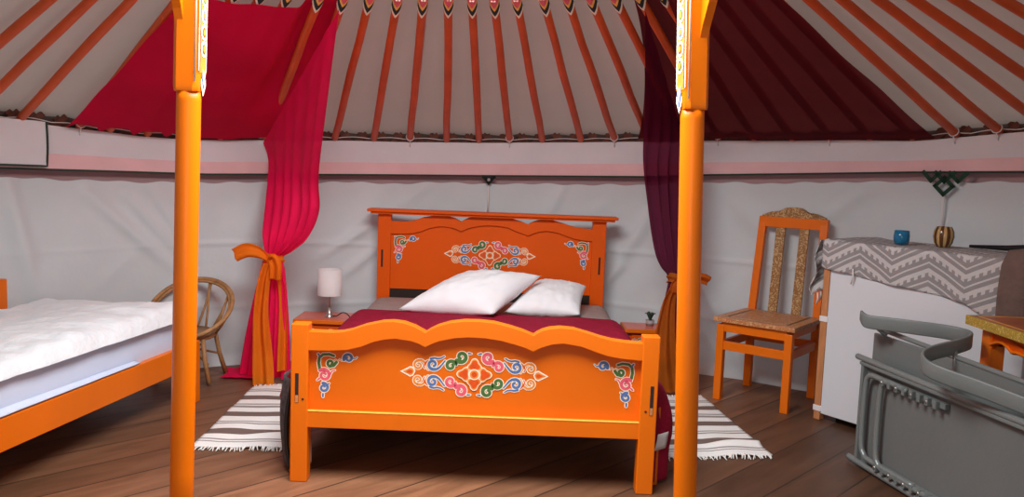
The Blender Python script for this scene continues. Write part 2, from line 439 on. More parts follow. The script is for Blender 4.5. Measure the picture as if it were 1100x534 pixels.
# roof canvas: cone-like shell from the crown to the wall top
def rib_line(az):
    """bottom point on the wall and top point on the crown ring for azimuth about the crown centre"""
    a = math.radians(az); d = Vector((math.sin(a), math.cos(a), 0))
    c = Vector((KX, KY, 0)); o = c-Vector((CX, CY, 0)); rr = R-.02
    b = o.dot(d); t = -b+math.sqrt(b*b-(o.dot(o)-rr*rr))
    p = c+d*t; waz = math.degrees(math.atan2(p.x-CX, p.y-CY))
    return Vector((p.x, p.y, topz(waz)+.018)), Vector((KX+d.x*KR, KY+d.y*KR, KZ))
bm = BM()
def fn(s, t):
    az = lerp(-180, 180, s); b, k = rib_line(az)
    if abs(az) > 95: b.z = 1.40
    out = (b-k); out.z = 0; out.normalize()
    p = lerp(k, b+out*.06+Vector((0, 0, -.03)), t)
    ph = (az/4.2) % 1.0
    p.z += .036 + .034*t - .012*math.sin(PI*ph)*min(1, 1.6*t) + .006*vn(az*.1, t*4, 2)
    return p
grid(bm, fn, 360, 24, closed_u=False)
struct('ceiling', bm, M['roof'], smooth=True)
# crown ring
bm = BM()
tube(bm, [(KX+KR*math.cos(2*PI*k/64), KY+KR*math.sin(2*PI*k/64), KZ+.0) for k in range(64)], .055, 10, closed=True)
crown = obj('crown_ring', bm, M['paint']); tag(crown, 'orange wooden crown ring at the top where all roof poles meet', 'crown ring')
# lattice heads
bm = BM()
k = 0
az = -88.0
while az < 90:
    for sgn in (-1, 1):
        a = wallp(az-sgn*1.9, topz(az)-.12, R+.012-.006*sgn); b = wallp(az+sgn*1.5, topz(az)+.052, R+.014-.006*sgn)
        d = (b-a); L_ = d.length; d.normalize()
        n_ = Vector((-math.sin(math.radians(az)), -math.cos(math.radians(az)), 0)); w = d.cross(n_).normalized()
        rot = Matrix((w, n_, d)).transposed()
        box(bm, (a+b)/2, (.030, .011, L_), rot)
    az += 2.1
struct('trim_3', bm, M['lattice'], bevel=.002)
# white lacing cord along the wall top
bm = BM()
pts = []
for i in range(361):
    az = -88+176*i/360
    pts.append(wallp(az, topz(az)+.014+.010*abs(math.sin(az*.75)), R-.026))
tube(bm, pts, .0022, 5)
tube(bm, [rib_line(-8.4)[0].lerp(rib_line(-7.0)[1], q/12)+Vector((0, 0, .035+.006*math.sin(q*2))) for q in range(4, 11)], .0035, 5)
struct('trim_4', bm, M['cordw'])

# ------------------------------------------------------------------ roof poles (ribs)
AZ = [-59.4, -55.2, -50.9, -45.4, -42.4, -38.6, -34.7, -30.8, -25.8, -22.0, -17.8, -13.2, -8.9, -4.5, -.6, 3.1, 7.0, 11.6, 15.6,
      19.5, 23.5, 27.4, 31.3, 35.3, 39.2, 43.1, 47.1, 51.0, 54.7, 58.5, 62.3, 66.2, 70.2]
def rib_label(i, az):
    left = 'canvas roof'
    if az < -48: return 'orange roof pole left of the red canopy'
    if az < -24: return 'orange roof pole above the red canopy'
    if az < 18: return 'orange roof pole on bare canvas above the big bed'
    if az < 49: return 'orange roof pole seen through the plum canopy'
    return 'orange roof pole right of the plum canopy'
ORD = ['first', 'second', 'third', 'fourth', 'fifth', 'sixth', 'seventh', 'eighth', 'ninth', 'tenth', 'eleventh', 'twelfth']
cnt = {}
for i, az in enumerate(AZ):
    b, k = rib_line(az)
    base = rib_label(i, az)
    sec = base; cnt[sec] = cnt.get(sec, 0)+1
    ax = (k-b); L_ = ax.length; ax.normalize()
    wob = [Vector((.006*vn(az, q*.6), .004*vn(az+50, q*.6), .004*vn(az+90, q))) for q in range(9)]
    root = thing('roof_pole', '', 'roof pole', b, 0, 'orange roof poles'); root['_sec'] = sec
    bm = BM()
    r0 = .019
    tube(bm, [ax*(L_*q/8)+wob[q]*(1 if 0 < q < 8 else 0) for q in range(9)], [.0205]*4+[.019]*5, 12)
    obj('shaft', bm, M['rib'], root, smooth=True)
    # painted end: chevrons pointing down the pole, on a tinted length towards the crown
    horiz = math.hypot(ax.x, ax.y)
    x, y = frame(ax)
    s0 = (math.hypot(b.x-KX, b.y-KY)-1.545+.02*vn(az, 4))/horiz
    bm = BM()
    def sleeve(a_off, b_off, r, mi, flat_b=False, n=32):
        ra, rb = [], []
        for q in range(n):
            t = 2*PI*q/n; dirv = x*math.cos(t)+y*math.sin(t)
            dn = (Vector((0, 0, -1))-ax*(-ax.z)).normalized(); an = math.acos(max(-1, min(1, dirv.dot(dn))))
            vee = -.052*max(0.0, 1-an/1.25)
            wq = min(7.999, max(0, (s0)/L_*8)); wv = wob[int(wq)]
            ra.append(bm.verts.new(ax*(s0+a_off+vee)+wv*.9+dirv*r))
            rb.append(bm.verts.new(ax*(s0+b_off+(0 if flat_b else vee))+wv*.9+dirv*r))
        for q in range(n):
            f = bm.faces.new((ra[q], ra[(q+1) % n], rb[(q+1) % n], rb[q])); f.material_index = mi; f.smooth = True
    sleeve(0, .022, .0222, 0); sleeve(.022, .062, .0222, 1); sleeve(.062, .085, .0222, 2); sleeve(.085, .30, .0222, 3, True)
    for q in range(4):       # small scroll dabs on the painted length
        for sg in (-1, 1):
            p = ax*(s0+.10+q*.055)+Vector((0, 0, -1))*.0215 + x*sg*.006
            bmesh.ops.create_icosphere(bm, subdivisions=1, radius=.006, matrix=Matrix.Translation(p))
    tip = obj('painted_end', bm, [M['cream'], M['knotd'], M['gold'], M['pink']], root)
    tip['label'] = 'cream and black chevron tipped painted end'
    if i % 3 == 0 or az > 50:
        bm = BM()
        tube(bm, [x*.024*math.cos(2*PI*q/10)+y*.024*math.sin(2*PI*q/10)+ax*.03 for q in range(10)], .003, 5, closed=True)
        tube(bm, [ax*.03+Vector((0, 0, -.024)), ax*.0+Vector((0, 0, -.05))-Vector((ax.x, ax.y, 0))*.0], .003, 5)
        obj('tie_cord', bm, M['cordw'], root)
tot = dict(cnt); cnt = {}
for o in list(COL.objects):
    if '_sec' in o.keys():
        s = o['_sec']; cnt[s] = cnt.get(s, 0)+1; q = cnt[s]; n = tot[s]
        o['label'] = '%s %s, counted from the left' % (ORD[q-1], s)
        del o['_sec']

# ------------------------------------------------------------------ two roof pillars
def pillar(x0, x1, inner, label, rz=0.0):
    """x0 at z=.23, x1 at z=1.4, square head above; inner = +1 when the painted side faces +x"""
    y = 2.3; sl = (x1-x0)/1.17
    def X(z): return x0+sl*(z-.23)
    root = thing('roof_pillar', label, 'pillar', (X(0), y, 0), rz, 'orange pillars under the crown')
    def P(z, dx=0, dy=0): return Vector((X(z)-X(0)+dx, dy, z))
    bm = BM(); tube(bm, [P(z) for z in (0, .3, .7, 1.1, 1.36, 1.388)], .0324, 24); obj('shaft', bm, M['pole'], root, smooth=True)
    # head: squared beam with rounded lower corners
    bm = BM()
    h = .0346
    ring = []
    prof = [(1.384, .0326), (1.388, .0336), (1.394, .0343), (1.402, h), (2.16, h)]
    rows = []
    for z, w in prof:
        c = .012
        pts = [(-w+c, -w), (w-c, -w), (w, -w+c), (w, w-c), (w-c, w), (-w+c, w), (-w, w-c), (-w, -w+c)]
        rows.append([bm.verts.new(P(z, a, b)) for a, b in pts])
    for a, b in zip(rows, rows[1:]):
        for q in range(8): bm.faces.new((a[q], a[(q+1) % 8], b[(q+1) % 8], b[q]))
    bm.faces.new(rows[0]); bm.faces.new(rows[-1])
    obj('head', bm, M['pole'], root)
    # carved bracket board: widens towards the crown on both sides
    bm = BM()
    out = []
    near = [(-.03, 1.56), (-.045, 1.60), (-.075, 1.66), (-.085, 1.72), (-.12, 1.76), (-.18, 1.84), (-.20, 1.92), (-.30, 1.98), (-.38, 2.08), (-.40, 2.16)]
    far = [(.40, 2.16), (.38, 2.08), (.30, 1.98), (.20, 1.92), (.18, 1.84), (.12, 1.76), (.10, 1.72), (.085, 1.665), (.062, 1.64), (.072, 1.615), (.05, 1.60), (.03, 1.56)]
    xo = -inner*.022
    prism(bm, [(a, b) for a, b in near+far], 'x', -.012, .012)
    br = obj('bracket', bm, M['pole'], root, bevel=.003)
    br.location = (X(1.8)-X(0)+xo, 0, 0)
    # painted inner face: cream field, gold beading, scrolls and a blue arrow point
    bm = BM()
    xf = inner*(h+.0012)
    def quad(za, zb, ya, yb, mi, off=0.0):
        v = [bm.verts.new(P(z, xf+inner*off, yy)) for z, yy in ((za, ya), (za, yb), (zb, yb), (zb, ya))]
        f = bm.faces.new(v); f.material_index = mi
    quad(1.435, 2.15, -.022, .028, 1)
    quad(1.44, 2.15, -.029, -.024, 0, .0006); quad(1.44, 2.15, -.020, -.016, 2, .0006); quad(1.44, 2.15, .024, .028, 0, .0006)
    for q in range(14):
        z = 1.50+q*.045; c = (4, 5, 3)[q % 3]
        for rr, mi, of in ((.020, 0, .0012), (.013, c, .0018), (.008, 1, .0024)):
            v = [bm.verts.new(P(z+rr*1.1*math.cos(2*PI*u/12), xf+inner*of, .006+rr*math.sin(2*PI*u/12))) for u in range(12)]
            f = bm.faces.new(v); f.material_index = mi
    for k_, (mi, dz) in enumerate(((0, 0), (3, .014), (0, .028))):
        v = [bm.verts.new(P(z+dz, xf+inner*(.001+.0006*k_), yy)) for z, yy in ((1.372, .006), (1.402, -.010+.004*k_), (1.420, -.010+.004*k_), (1.405, .006), (1.420, .024-.004*k_), (1.402, .024-.004*k_))]
        f = bm.faces.new(v); f.material_index = mi
    p = obj('painted_face', bm, [M['cream'], M['oline'], M['steel'], M['blue'], M['green'], M['red']], root)
    p['label'] = 'cream and gold scrollwork strip with blue arrow point'
    # gold edging on the front arris
    bm = BM()
    for dx in (.0,):
        tube(bm, [P(z, inner*(h-.006), -h-.0005) for z in (1.41, 1.8, 2.15)], .0024, 6)
    obj('beading', bm, M['cream'], root)
    return root
pillar(-.924, -.901, 1, 'orange pillar at left in front of the white bed and rattan chair')
pillar(.524, .475, -1, 'orange pillar at right beside the foot of the big bed', math.radians(14))

# ------------------------------------------------------------------ painted ornaments
class Orn:
    """flat paint strokes in a vertical plane facing the viewer side (-y), millimetre-thin layers"""
    MATS = ['cream', 'green', 'pink', 'blue', 'red', 'oline']
    def __init__(self, ox, oy, oz, k): self.bm = BM(); self.o = (ox, oy, oz); self.k = k; self.lay = 0
    def P(self, p, l): return (self.o[0]+p[0]*self.k, self.o[1]-.0006-.0003*l-.000008*self.lay, self.o[2]-p[1]*self.k)
    def stroke(self, pts, w, mi, l, taper=0.0):
        P = [Vector((p[0], p[1])) for p in pts]; n = len(P); L_ = []; R_ = []
        self.lay += 1
        for i, p in enumerate(P):
            d = P[min(n-1, i+1)]-P[max(0, i-1)]
            if d.length < 1e-6: d = Vector((1, 0))
            d.normalize(); nn = Vector((-d.y, d.x)); ww = w*(1-taper*i/(n-1))
            L_.append(p+nn*ww/2); R_.append(p-nn*ww/2)
        lv = [self.bm.verts.new(self.P(p, l)) for p in L_]; rv = [self.bm.verts.new(self.P(p, l)) for p in R_]
        for i in range(n-1):
            f = self.bm.faces.new((lv[i], rv[i], rv[i+1], lv[i+1])); f.material_index = mi
        for p, ww in ((P[0], w), (P[-1], w*(1-taper))):
            self.disc(p, ww/2, mi, l)
    def disc(self, c, r, mi, l): self.poly([(c[0]+r*math.cos(2*PI*q/14), c[1]+r*math.sin(2*PI*q/14)) for q in range(14)], mi, l)
    def poly(self, pts, mi, l):
        self.lay += 1
        f = self.bm.faces.new([self.bm.verts.new(self.P(p, l)) for p in pts]); f.material_index = mi
    def line(self, pts, w, mi, taper=0.0, edge=5):
        self.stroke(pts, w+2*edge, 0, 0, taper*.6); self.stroke(pts, w, mi, 1, taper)
    def build(self, name, parent):
        for f in self.bm.faces: f.normal_update()
        o = obj(name, self.bm, [M[m] for m in self.MATS], parent); return o
def spiral(c, r0, r1, a0, turns, n=22):
    """from outside (r0, angle a0 deg) winding in to r1; turns signed"""
    return [(c[0]+lerp(r0, r1, i/n)*math.cos(math.radians(a0)+turns*2*PI*i/n), c[1]+lerp(r0, r1, i/n)*math.sin(math.radians(a0)+turns*2*PI*i/n)) for i in range(n+1)]
def mir(pts, sx=1, sy=1): return [(p[0]*sx, p[1]*sy) for p in pts]

def medallion(ox, oy, oz, k, parent):
    O = Orn(ox, oy, oz, k)
    # flame tips with paired scrolls
    for sx in (-1, 1):
        O.poly(mir([(478, -4), (440, -24), (412, -40), (392, -34), (378, -8), (392, 22), (412, 30), (440, 16)], sx), 0, 0)
        O.poly(mir([(462, -4), (436, -16), (412, -30), (397, -26), (386, -7), (397, 15), (411, 20), (436, 8)], sx), 5, 1)
        O.poly(mir([(440, -4), (418, -16), (402, -16), (396, -5), (402, 6), (418, 8)], sx), 4, 2)
        for sy in (-1, 1):
            O.line(mir([(296, 24), (316, 64), (340, 80), (364, 80)]+spiral((360, 48), 30, 10, 80, -1.0), sx, sy), 15, 5, .3)
            O.line(mir([(300, 78), (318, 60), (326, 42), (318, 28)], sx, sy), 12, 4, .5)
    # blue scrolls with two trailing commas
    for sx, sy in ((-1, -1), (-1, 1), (1, -1), (1, 1)):
        O.line(mir([(282, 92), (258, 98), (236, 94), (216, 98), (196, 110)], sx, sy), 14, 3, .4)
        O.line(mir([(246, 24), (226, 36), (208, 58), (190, 82)], sx, sy), 17, 3, .5)
        O.line(mir(spiral((266, 56), 34, 11, 250, 1.0), sx, sy), 21, 3, .3)
    # S scrolls: green and pink
    for sx, sy, c in ((-1, -1, 1), (1, -1, 2), (-1, 1, 2), (1, 1, 1)):
        up = spiral((86, 112), 38, 9, 150, 1.35); lo = spiral((152, 54), 34, 9, -35, 1.25)
        path = list(reversed(up))+[(120, 92)]+lo if False else None
        O.line(mir([(40, 136), (22, 134)], sx, sy), 12, 3, .5)
        O.line(mir(spiral((86, 112), 38, 13, -40, -1.05), sx, sy), 27, c, .3)
        O.line(mir([(90, 80), (106, 80), (118, 72)]+spiral((152, 52), 34, 12, 165, -1.05), sx, sy), 25, c, .3)
    # flower
    for a in (0, 90, 180, 270):
        ca, sa = math.cos(math.radians(a)), math.sin(math.radians(a))
        ln = 104 if a in (90, 270) else 112
        def pet(s):
            pts = []
            for q in range(40):
                t = 2*PI*q/40
                rr = 42*s*(1+.22*math.cos(3*t))
                pts.append((ln-46+rr*math.cos(t)*.95, rr*math.sin(t)*1.05))
            return [(p[0]*ca-p[1]*sa, p[0]*sa+p[1]*ca) for p in pts]
        O.poly(pet(1.0), 0, 2); O.poly(pet(.86), 5, 3); O.poly(pet(.66), 4, 4)
    O.disc((0, 0), 36, 0, 5); O.disc((0, 0), 29, 5, 6); O.disc((0, 0), 18, 4, 7)
    return O.build('painted_medallion', parent)
def corner(ox, oy, oz, k, sx, parent):
    O = Orn(ox, oy, oz, k)
    m = lambda p: mir(p, sx)
    O.line(m([(10, 95), (4, 60), (8, 25), (30, 4), (70, 0), (100, 10)]), 20, 1, .2)
    O.line(m([(118, 50), (100, 74), (78, 78)]+spiral((80, 58), 22, 8, 90, .9)), 20, 1, .3)
    O.line(m([(0, 2), (14, 22)]), 12, 3)
    O.line(m([(100, 44), (112, 34), (124, 46), (138, 30), (150, 40)]), 5, 5)
    O.line(m(spiral((194, 22), 30, 10, 160, 1.15)), 20, 3, .3); O.line(m([(222, 22), (240, 22), (250, 12)]), 8, 3, .4)
    O.line(m(spiral((40, 138), 40, 11, -130, 1.25)), 23, 2, .3); O.line(m([(78, 132), (92, 108), (108, 104)]), 10, 2, .3); O.line(m([(10, 160), (-4, 172)]), 12, 2, .3)
    O.line(m(spiral((38, 220), 30, 10, -100, 1.15)), 20, 3, .3); O.line(m([(58, 204), (74, 190)]), 10, 3, .3); O.line(m([(34, 262), (34, 280)]), 14, 3, .2)
    return O.build('painted_corner_scroll', parent)

# ------------------------------------------------------------------ the big painted bed
bed = thing('double_bed', 'orange painted wooden bed with scalloped headboard and footboard covered in scrollwork', 'bed', (-.121, 3.02, 0))
BX = -.121
U = lambda x: x-BX
PT = [(-.745, .577), (-.652, .576), (-.62, .579), (-.586, .587), (-.534, .607), (-.469, .623), (-.43, .626), (-.39, .622), (-.35, .609), (-.309, .588),
      (-.29, .601), (-.265, .614), (-.219, .629), (-.166, .637), (-.11, .638), (-.055, .634), (0, .622), (.05, .608), (.092, .592),
      (.106, .602), (.124, .612), (.15, .620), (.19, .625), (.24, .622), (.295, .608), (.34, .595), (.385, .585), (.44, .579), (.502, .577)]
PL = [(.502, .512), (.42, .517), (.37, .525), (.338, .534), (.30, .547), (.271, .557), (.205, .566), (.16, .560), (.125, .548), (.092, .532),
      (.06, .545), (.021, .556), (-.03, .568), (-.09, .575), (-.15, .576), (-.20, .571), (-.256, .558), (-.285, .546), (-.309, .533),
      (-.33, .544), (-.362, .554), (-.42, .561), (-.46, .556), (-.50, .546), (-.546, .526), (-.598, .512), (-.66, .507), (-.745, .505)]
def board(y0, dz, name, post_h, low, m, parent, clip=None):
    """panel assembly in bed-local coordinates; y0 front face of posts"""
    root = BM()
    prism(root, [(U(x), z+dz) for x, z in PT]+[(U(x), z+dz) for x, z in PL], 'y', y0+.006, y0+.045)
    o = obj(name, root, m, parent, bevel=.003)
    b2 = BM(); prism(b2, [(U(-.745), low+.055), (U(.502), low+.055)]+[(U(x), z+dz+.012) for x, z in reversed(PT)][0:0]+[(U(.502), .53+dz), (U(.338), .545+dz), (U(.205), .580+dz), (U(.092), .55+dz), (U(-.12), .59+dz), (U(-.309), .55+dz), (U(-.43), .575+dz), (U(-.56), .535+dz), (U(-.745), .53+dz)], 'y', y0+.024, y0+.040)
    return o, b2
fb = obj('footboard', (lambda b: (prism(b, [(U(-.745), .25), (U(.502), .25), (U(.502), .53), (U(.338), .545), (U(.205), .580), (U(.092), .55), (U(-.12), .59), (U(-.309), .55), (U(-.43), .575), (U(-.56), .535), (U(-.745), .53)], 'y', .034, .050), b)[1])(BM()), M['panelpaint'], bed)
b = BM(); prism(b, [(U(x), z) for x, z in PT]+[(U(x), z) for x, z in PL], 'y', .002, .054)
obj('scalloped_rail', b, M['paint'], fb, bevel=.003)
b = BM(); box2(b, (U(-.745), .004, .211), (U(.502), .054, .274)); obj('bottom_rail', b, M['paint'], fb, bevel=.0025)
b = BM(); box2(b, (U(-.742), .0030, .2738), (U(.500), .012, .2768)); g = obj('rail_highlight', b, M['gold'], fb); g['label'] = 'painted pale yellow highlight line above the lower rail'  # light caught on the lower rail's top edge, painted as a yellow strip
for x0, x1 in ((-.806, -.742), (.499, .563)):
    b = BM(); box2(b, (U(x0), 0, 0), (U(x1), .06, .604)); lg = obj('post', b, M['paint'], fb, bevel=.004)
    xs = (-.789, -.776) if x0 < 0 else (.535, .548)
    b = BM(); box2(b, (U(xs[0]), -.0012, .306), (U(xs[1]), .004, .418)); s_ = obj('bolt_slot', b, M['dark'], lg); s_['label'] = 'dark bolt slot'
    b = BM(); box2(b, (U(xs[0])+.001, -.0016, .307), (U(xs[1])-.001, .0, .335)); obj('slot_plug', b, M['pine'], lg)
    b = BM(); cx = U(-.76 if x0 < 0 else .521); tube(b, [(cx, -.0012, .32), (cx, .01, .32)], .0045, 10); obj('bolt_hole', b, M['dark'], lg)
medallion(U(-.124), .034, .43, .000586, fb)
corner(U(-.712), .034, .487, .000586, 1, fb); corner(U(.472), .034, .492, .000586, -1, fb)
# headboard
HY = 1.92
DZ = .285
hb = obj('headboard', (lambda b: (prism(b, [(U(-.745), .455), (U(.502), .455), (U(.502), .80), (U(.338), .815), (U(.205), .86), (U(.092), .83), (U(-.12), .88), (U(-.309), .83), (U(-.43), .86), (U(-.56), .82), (U(-.745), .80)], 'y', HY+.016, HY+.034), b)[1])(BM()), M['headpaint'], bed)
b = BM(); prism(b, [(U(x), min(.903, z+DZ-(.0 if x < 0 else .006))) for x, z in PT]+[(U(x), z+DZ-.004-(0 if x < 0 else .01)) for x, z in PL], 'y', HY+.001, HY+.04)
obj('scalloped_rail', b, M['headpaint'], hb, bevel=.002)
b = BM(); box2(b, (U(-.845), HY-.035, .905), (U(.606), HY+.075, .918)); box2(b, (U(-.865), HY-.05, .918), (U(.624), HY+.085, .934)); obj('cap_rail', b, M['headpaint'], hb, bevel=.003)
for x0, x1 in ((-.806, -.728), (.478, .560)):
    b = BM(); box2(b, (U(x0), HY, 0), (U(x1), HY+.05, .906)); lg = obj('post', b, M['headpaint'], hb, bevel=.003)
    xs = (-.783, -.772) if x0 < 0 else (.522, .533)
    b = BM(); box2(b, (U(xs[0]), HY-.001, .585), (U(xs[1]), HY+.004, .69)); obj('bolt_slot', b, M['dark'], lg)
b = BM(); box2(b, (U(-.73), HY+.02, .33), (U(.49), HY+.035, .452)); obj('back_strip', b, M['dark'], hb)  # shade of the gap under the headboard panel, put in as a dark board
medallion(U(-.132), HY+.016, .676, .00058, hb)
corner(U(-.704), HY+.016, .770, .00056, 1, hb); corner(U(.456), HY+.016, .772, .00056, -1, hb)
for sx in (-1, 1):
    xa = BX-.684+.01 if sx < 0 else BX+.684-.01
    b = BM(); box2(b, (U(xa)-.016, .06, .20), (U(xa)+.016, HY, .30)); obj('side_rail', b, M['paint'], bed, bevel=.003)
    # leg of the inner frame showing behind the front post
    xl = -.815 if sx < 0 else .575
    b = BM(); box2(b, (U(xl)-.022, .10, 0), (U(xl)+.022, .145, .31)); obj('frame_leg', b, M['paint'], bed, bevel=.003)
b = BM()
for q in range(9): box2(b, (U(-.78), .14+q*.21, .215), (U(.54), .22+q*.21, .228))
obj('slat_base', b, M['pine'], bed)

# mattress, bedspread, blanket, pillows
def rounded_block(bm, c, s, r, n=5):
    vs = box(bm, c, s); es = list({e for v in vs for e in v.link_edges})
    bmesh.ops.bevel(bm, geom=es, offset=r, segments=n, affect='EDGES', profile=.5)
b = BM(); rounded_block(b, (BX, 4.0, .310), (1.27, 1.86, .16), .04)
tag(obj('mattress', b, M['mattress'], smooth=True), 'mattress under the burgundy blanket inside the orange painted bed', 'mattress')

def drape(y0, y1, zt, hw, dl, dr, bulge, ph, nu=90, nv=70, lift=None):
    """cloth over the mattress; dl/dr drop on the left/right side as functions of y parameter"""
    bm = BM()
    def fn(s, t):
        y = lerp(y0, y1, t); a = lerp(-1, 1, s)
        D = dl(t) if a < 0 else dr(t)
        L_ = (hw+D)*abs(a); sg = -1 if a < 0 else 1
        rr = .055
        z0 = zt + .010*vn(a*3, y*2.2, ph) + (lift(a, t) if lift else 0)
        if L_ < hw-rr: x = L_; z = z0
        elif L_ < hw-rr+rr*PI/2:
            q = (L_-(hw-rr))/rr; x = hw-rr+rr*math.sin(q); z = z0-rr*(1-math.cos(q))
        else:
            q = L_-(hw-rr+rr*PI/2); x = hw; z = z0-rr-q
        k = max(0, min(1, (z0-z)/.28))
        x += bulge*math.sin(k*PI*.75) + .016*k*math.sin(y*13+ph) + .010*k*vn(y*4, z*3, ph)
        x -= .085*(1-smooth01(t/.07))*min(1, k*2.5)
        return Vector((BX+sg*x, y, max(.012, z)))
    grid(bm, fn, nu, nv)
    return bm, fn
b, _ = drape(3.09, 4.93, .402, .69, lambda t: .33, lambda t: .22, .035, 1.0)
o = obj('bedspread', b, [M['taupe']], smooth=True, solid=.006); tag(o, 'taupe bedspread covering the mattress and hanging over both sides of the bed', 'bedspread')
b, bfn = drape(3.085, 4.40, .416, .712, lambda t: .10+.02*math.sin(t*9), lambda t: lerp(.40, .05, smooth01(t*1.6)), .052, 4.0)
bl = obj('blanket', b, M['burg'], smooth=True, solid=.008); tag(bl, 'burgundy blanket spread over the bed and hanging down its right side at the foot', 'blanket')
b = BM(); grid(b, lambda s, t: bfn(lerp(.905, .935, s), lerp(.020, .045, t))+Vector((.007, -.007, 0)), 4, 4)
cl = obj('care_label', b, M['white'], bl, solid=.001); cl['label'] = 'small white label on the hanging edge'
# grey patterned cloth hanging at the left foot corner
b = BM()
def fn(s, t):
    y = lerp(3.10, 3.42, s); z = lerp(.37, .022, t)
    x = -.862-.030*math.sin(PI*min(1, .10+t*.72))-.006*math.sin(s*9+t*3)
    x += .055*max(0, 1-s/.35)**2
    return Vector((x, y, z))
grid(b, fn, 30, 24, 0)
tube(b, [fn(0, q/24) for q in range(25)], .0045, 6, mi=1)
o = obj('throw', b, [M['basehang'], M['blackp']], smooth=True, solid=.008); tag(o, 'grey patterned throw with dark edge hanging at the left foot corner of the bed', 'throw')

def pillow(name, A, B, C_, D, th, label, seed):
    """corners bottom-left, top-left, top-right, bottom-right"""
    A, B, C_, D = map(Vector, (A, B, C_, D)); n = ((D-A).cross(B-A)).normalized()
    bm = BM()
    def mk(sign):
        def fn(s, t):
            u, v = 2*s-1, 2*t-1
            # pinched sides
            pu = u*(1-.06*(1-v*v)) ; pv = v*(1-.07*(1-u*u))
            p = A*(1-pu)*(1-pv)/4 + D*(1+pu)*(1-pv)/4 + C_*(1+pu)*(1+pv)/4 + B*(1-pu)*(1+pv)/4
            h = th*max(0, (1-abs(u)**2.6)*(1-abs(v)**2.6))**.62
            h *= 1+.10*vn(u*2, v*2, seed)
            w = (.007*vn(u*5, v*5, seed+3)+.004*vn(u*11+v*6, v*4, seed))*min(1, h/th*2)
            return p + n*(sign*h+w)
        return fn
    grid(bm, mk(1), 36, 28); grid(bm, mk(-1), 36, 28)
    bmesh.ops.remove_doubles(bm, verts=bm.verts, dist=.0008)
    o = obj(name, bm, M['pillow'], smooth=True); return tag(o, label, 'pillow', 'white pillows on the big bed')
pillow('pillow', (-.600, 4.36, .432), (-.272, 4.64, .598), (.172, 4.60, .612), (-.085, 4.27, .440), .095, 'large white pillow leaning at an angle, the left and front one on the big bed', 2)
pillow('pillow', (-.030, 4.42, .430), (.15, 4.83, .548), (.442, 4.79, .536), (.382, 4.42, .428), .075, 'white pillow lying behind and right of the larger pillow on the big bed', 9)

# ------------------------------------------------------------------ white bed at left
lb = thing('single_bed', 'low orange framed bed with white fluffy cover standing along the left wall', 'bed', (-1.52, 4.01, 0), math.radians(-8))
LW, LL = .88, 1.95    # local: x negative = towards the wall, y negative = towards the camera
b = BM(); box2(b, (-.032, -LL, .185), (0, -.02, .300)); obj('side_rail', b, M['paint'], lb, bevel=.003)
b = BM(); box2(b, (-LW, -LL, .185), (-LW+.032, -.02, .300)); obj('side_rail', b, M['paint'], lb, bevel=.003)
b = BM(); box2(b, (-LW, -.03, .17), (0, 0, .300)); obj('end_rail', b, M['paint'], lb, bevel=.003)
b = BM(); box2(b, (-LW, -LL, .17), (0, -LL+.03, .300)); obj('end_rail', b, M['paint'], lb, bevel=.003)
for px, py, hh in ((-.035, -.035, .306), (-LW+.035, -.04, .306), (-.035, -LL+.035, .306), (-LW+.035, -LL+.035, .306)):
    b = BM(); box2(b, (px-.037, py-.037, 0), (px+.037, py+.037, hh)); obj('leg', b, M['paint'], lb, bevel=.004)
b = BM(); box2(b, (-LW+.015, -.33, 0), (-LW+.062, -.27, .60)); obj('back_post', b, M['paint'], lb, bevel=.004)
b = BM()
for q in range(8): box2(b, (-LW+.03, -.2-q*.22, .24), (-.03, -.12-q*.22, .256))
obj('slat_base', b, M['pine'], lb)
TL = Matrix.Translation((-1.52, 4.01, 0)) @ Matrix.Rotation(math.radians(-8), 4, 'Z')
b = BM(); rounded_block(b, (-LW/2+.055, -LL/2-.03, .355), (LW-.17, LL-.10, .19), .035)
bmesh.ops.transform(b, matrix=TL, verts=b.verts)
tag(obj('mattress', b, M['sheet'], smooth=True), 'mattress with pale blue white sheet on the low bed at left', 'mattress')
b = BM()
def fn(s, t):
    x = lerp(-LW+.075, .006, s); y = lerp(-LL+.02, -.06, t)
    ex = min(1, min(s, 1-s)*LW/.07); ey = min(1, min(t, 1-t)*LL/.07)
    e = math.sqrt(max(0, 1-(1-ex)**2))*math.sqrt(max(0, 1-(1-ey)**2))
    z = .435+.062*e + .014*vn(x*5, y*5, 2)*e + .030*vn(x*2.2, y*1.8, 6)*e + .010*vn(x*13, y*13)*e
    return TL @ Vector((x+.012*vn(y*7, 2)*(s > .8)+.004, y, z))
grid(b, fn, 50, 110)
def fn2(s, t):
    x = lerp(-LW+.075, .006, s); y = lerp(-LL+.02, -.06, t); p = fn(s, t); p.z = min(p.z, .437); return p
grid(b, fn2, 12, 24)
o = obj('duvet', b, M['duvet'], smooth=True); tag(o, 'fluffy white duvet spread over the low bed at left', 'duvet')
# loose sheet edge tucked along the rail
b = BM(); grid(b, lambda s, t: TL @ Vector((-.026+.028*t+.006*vn(s*9, 1), lerp(-LL+.1, -.5, s), .315-.006*t+.02*(1-t)*(1-s))), 50, 5)
o = obj('bed_sheet', b, M['sheet'], smooth=True, solid=.004); tag(o, 'loose white sheet edge lying on the orange rail of the low bed', 'sheet')

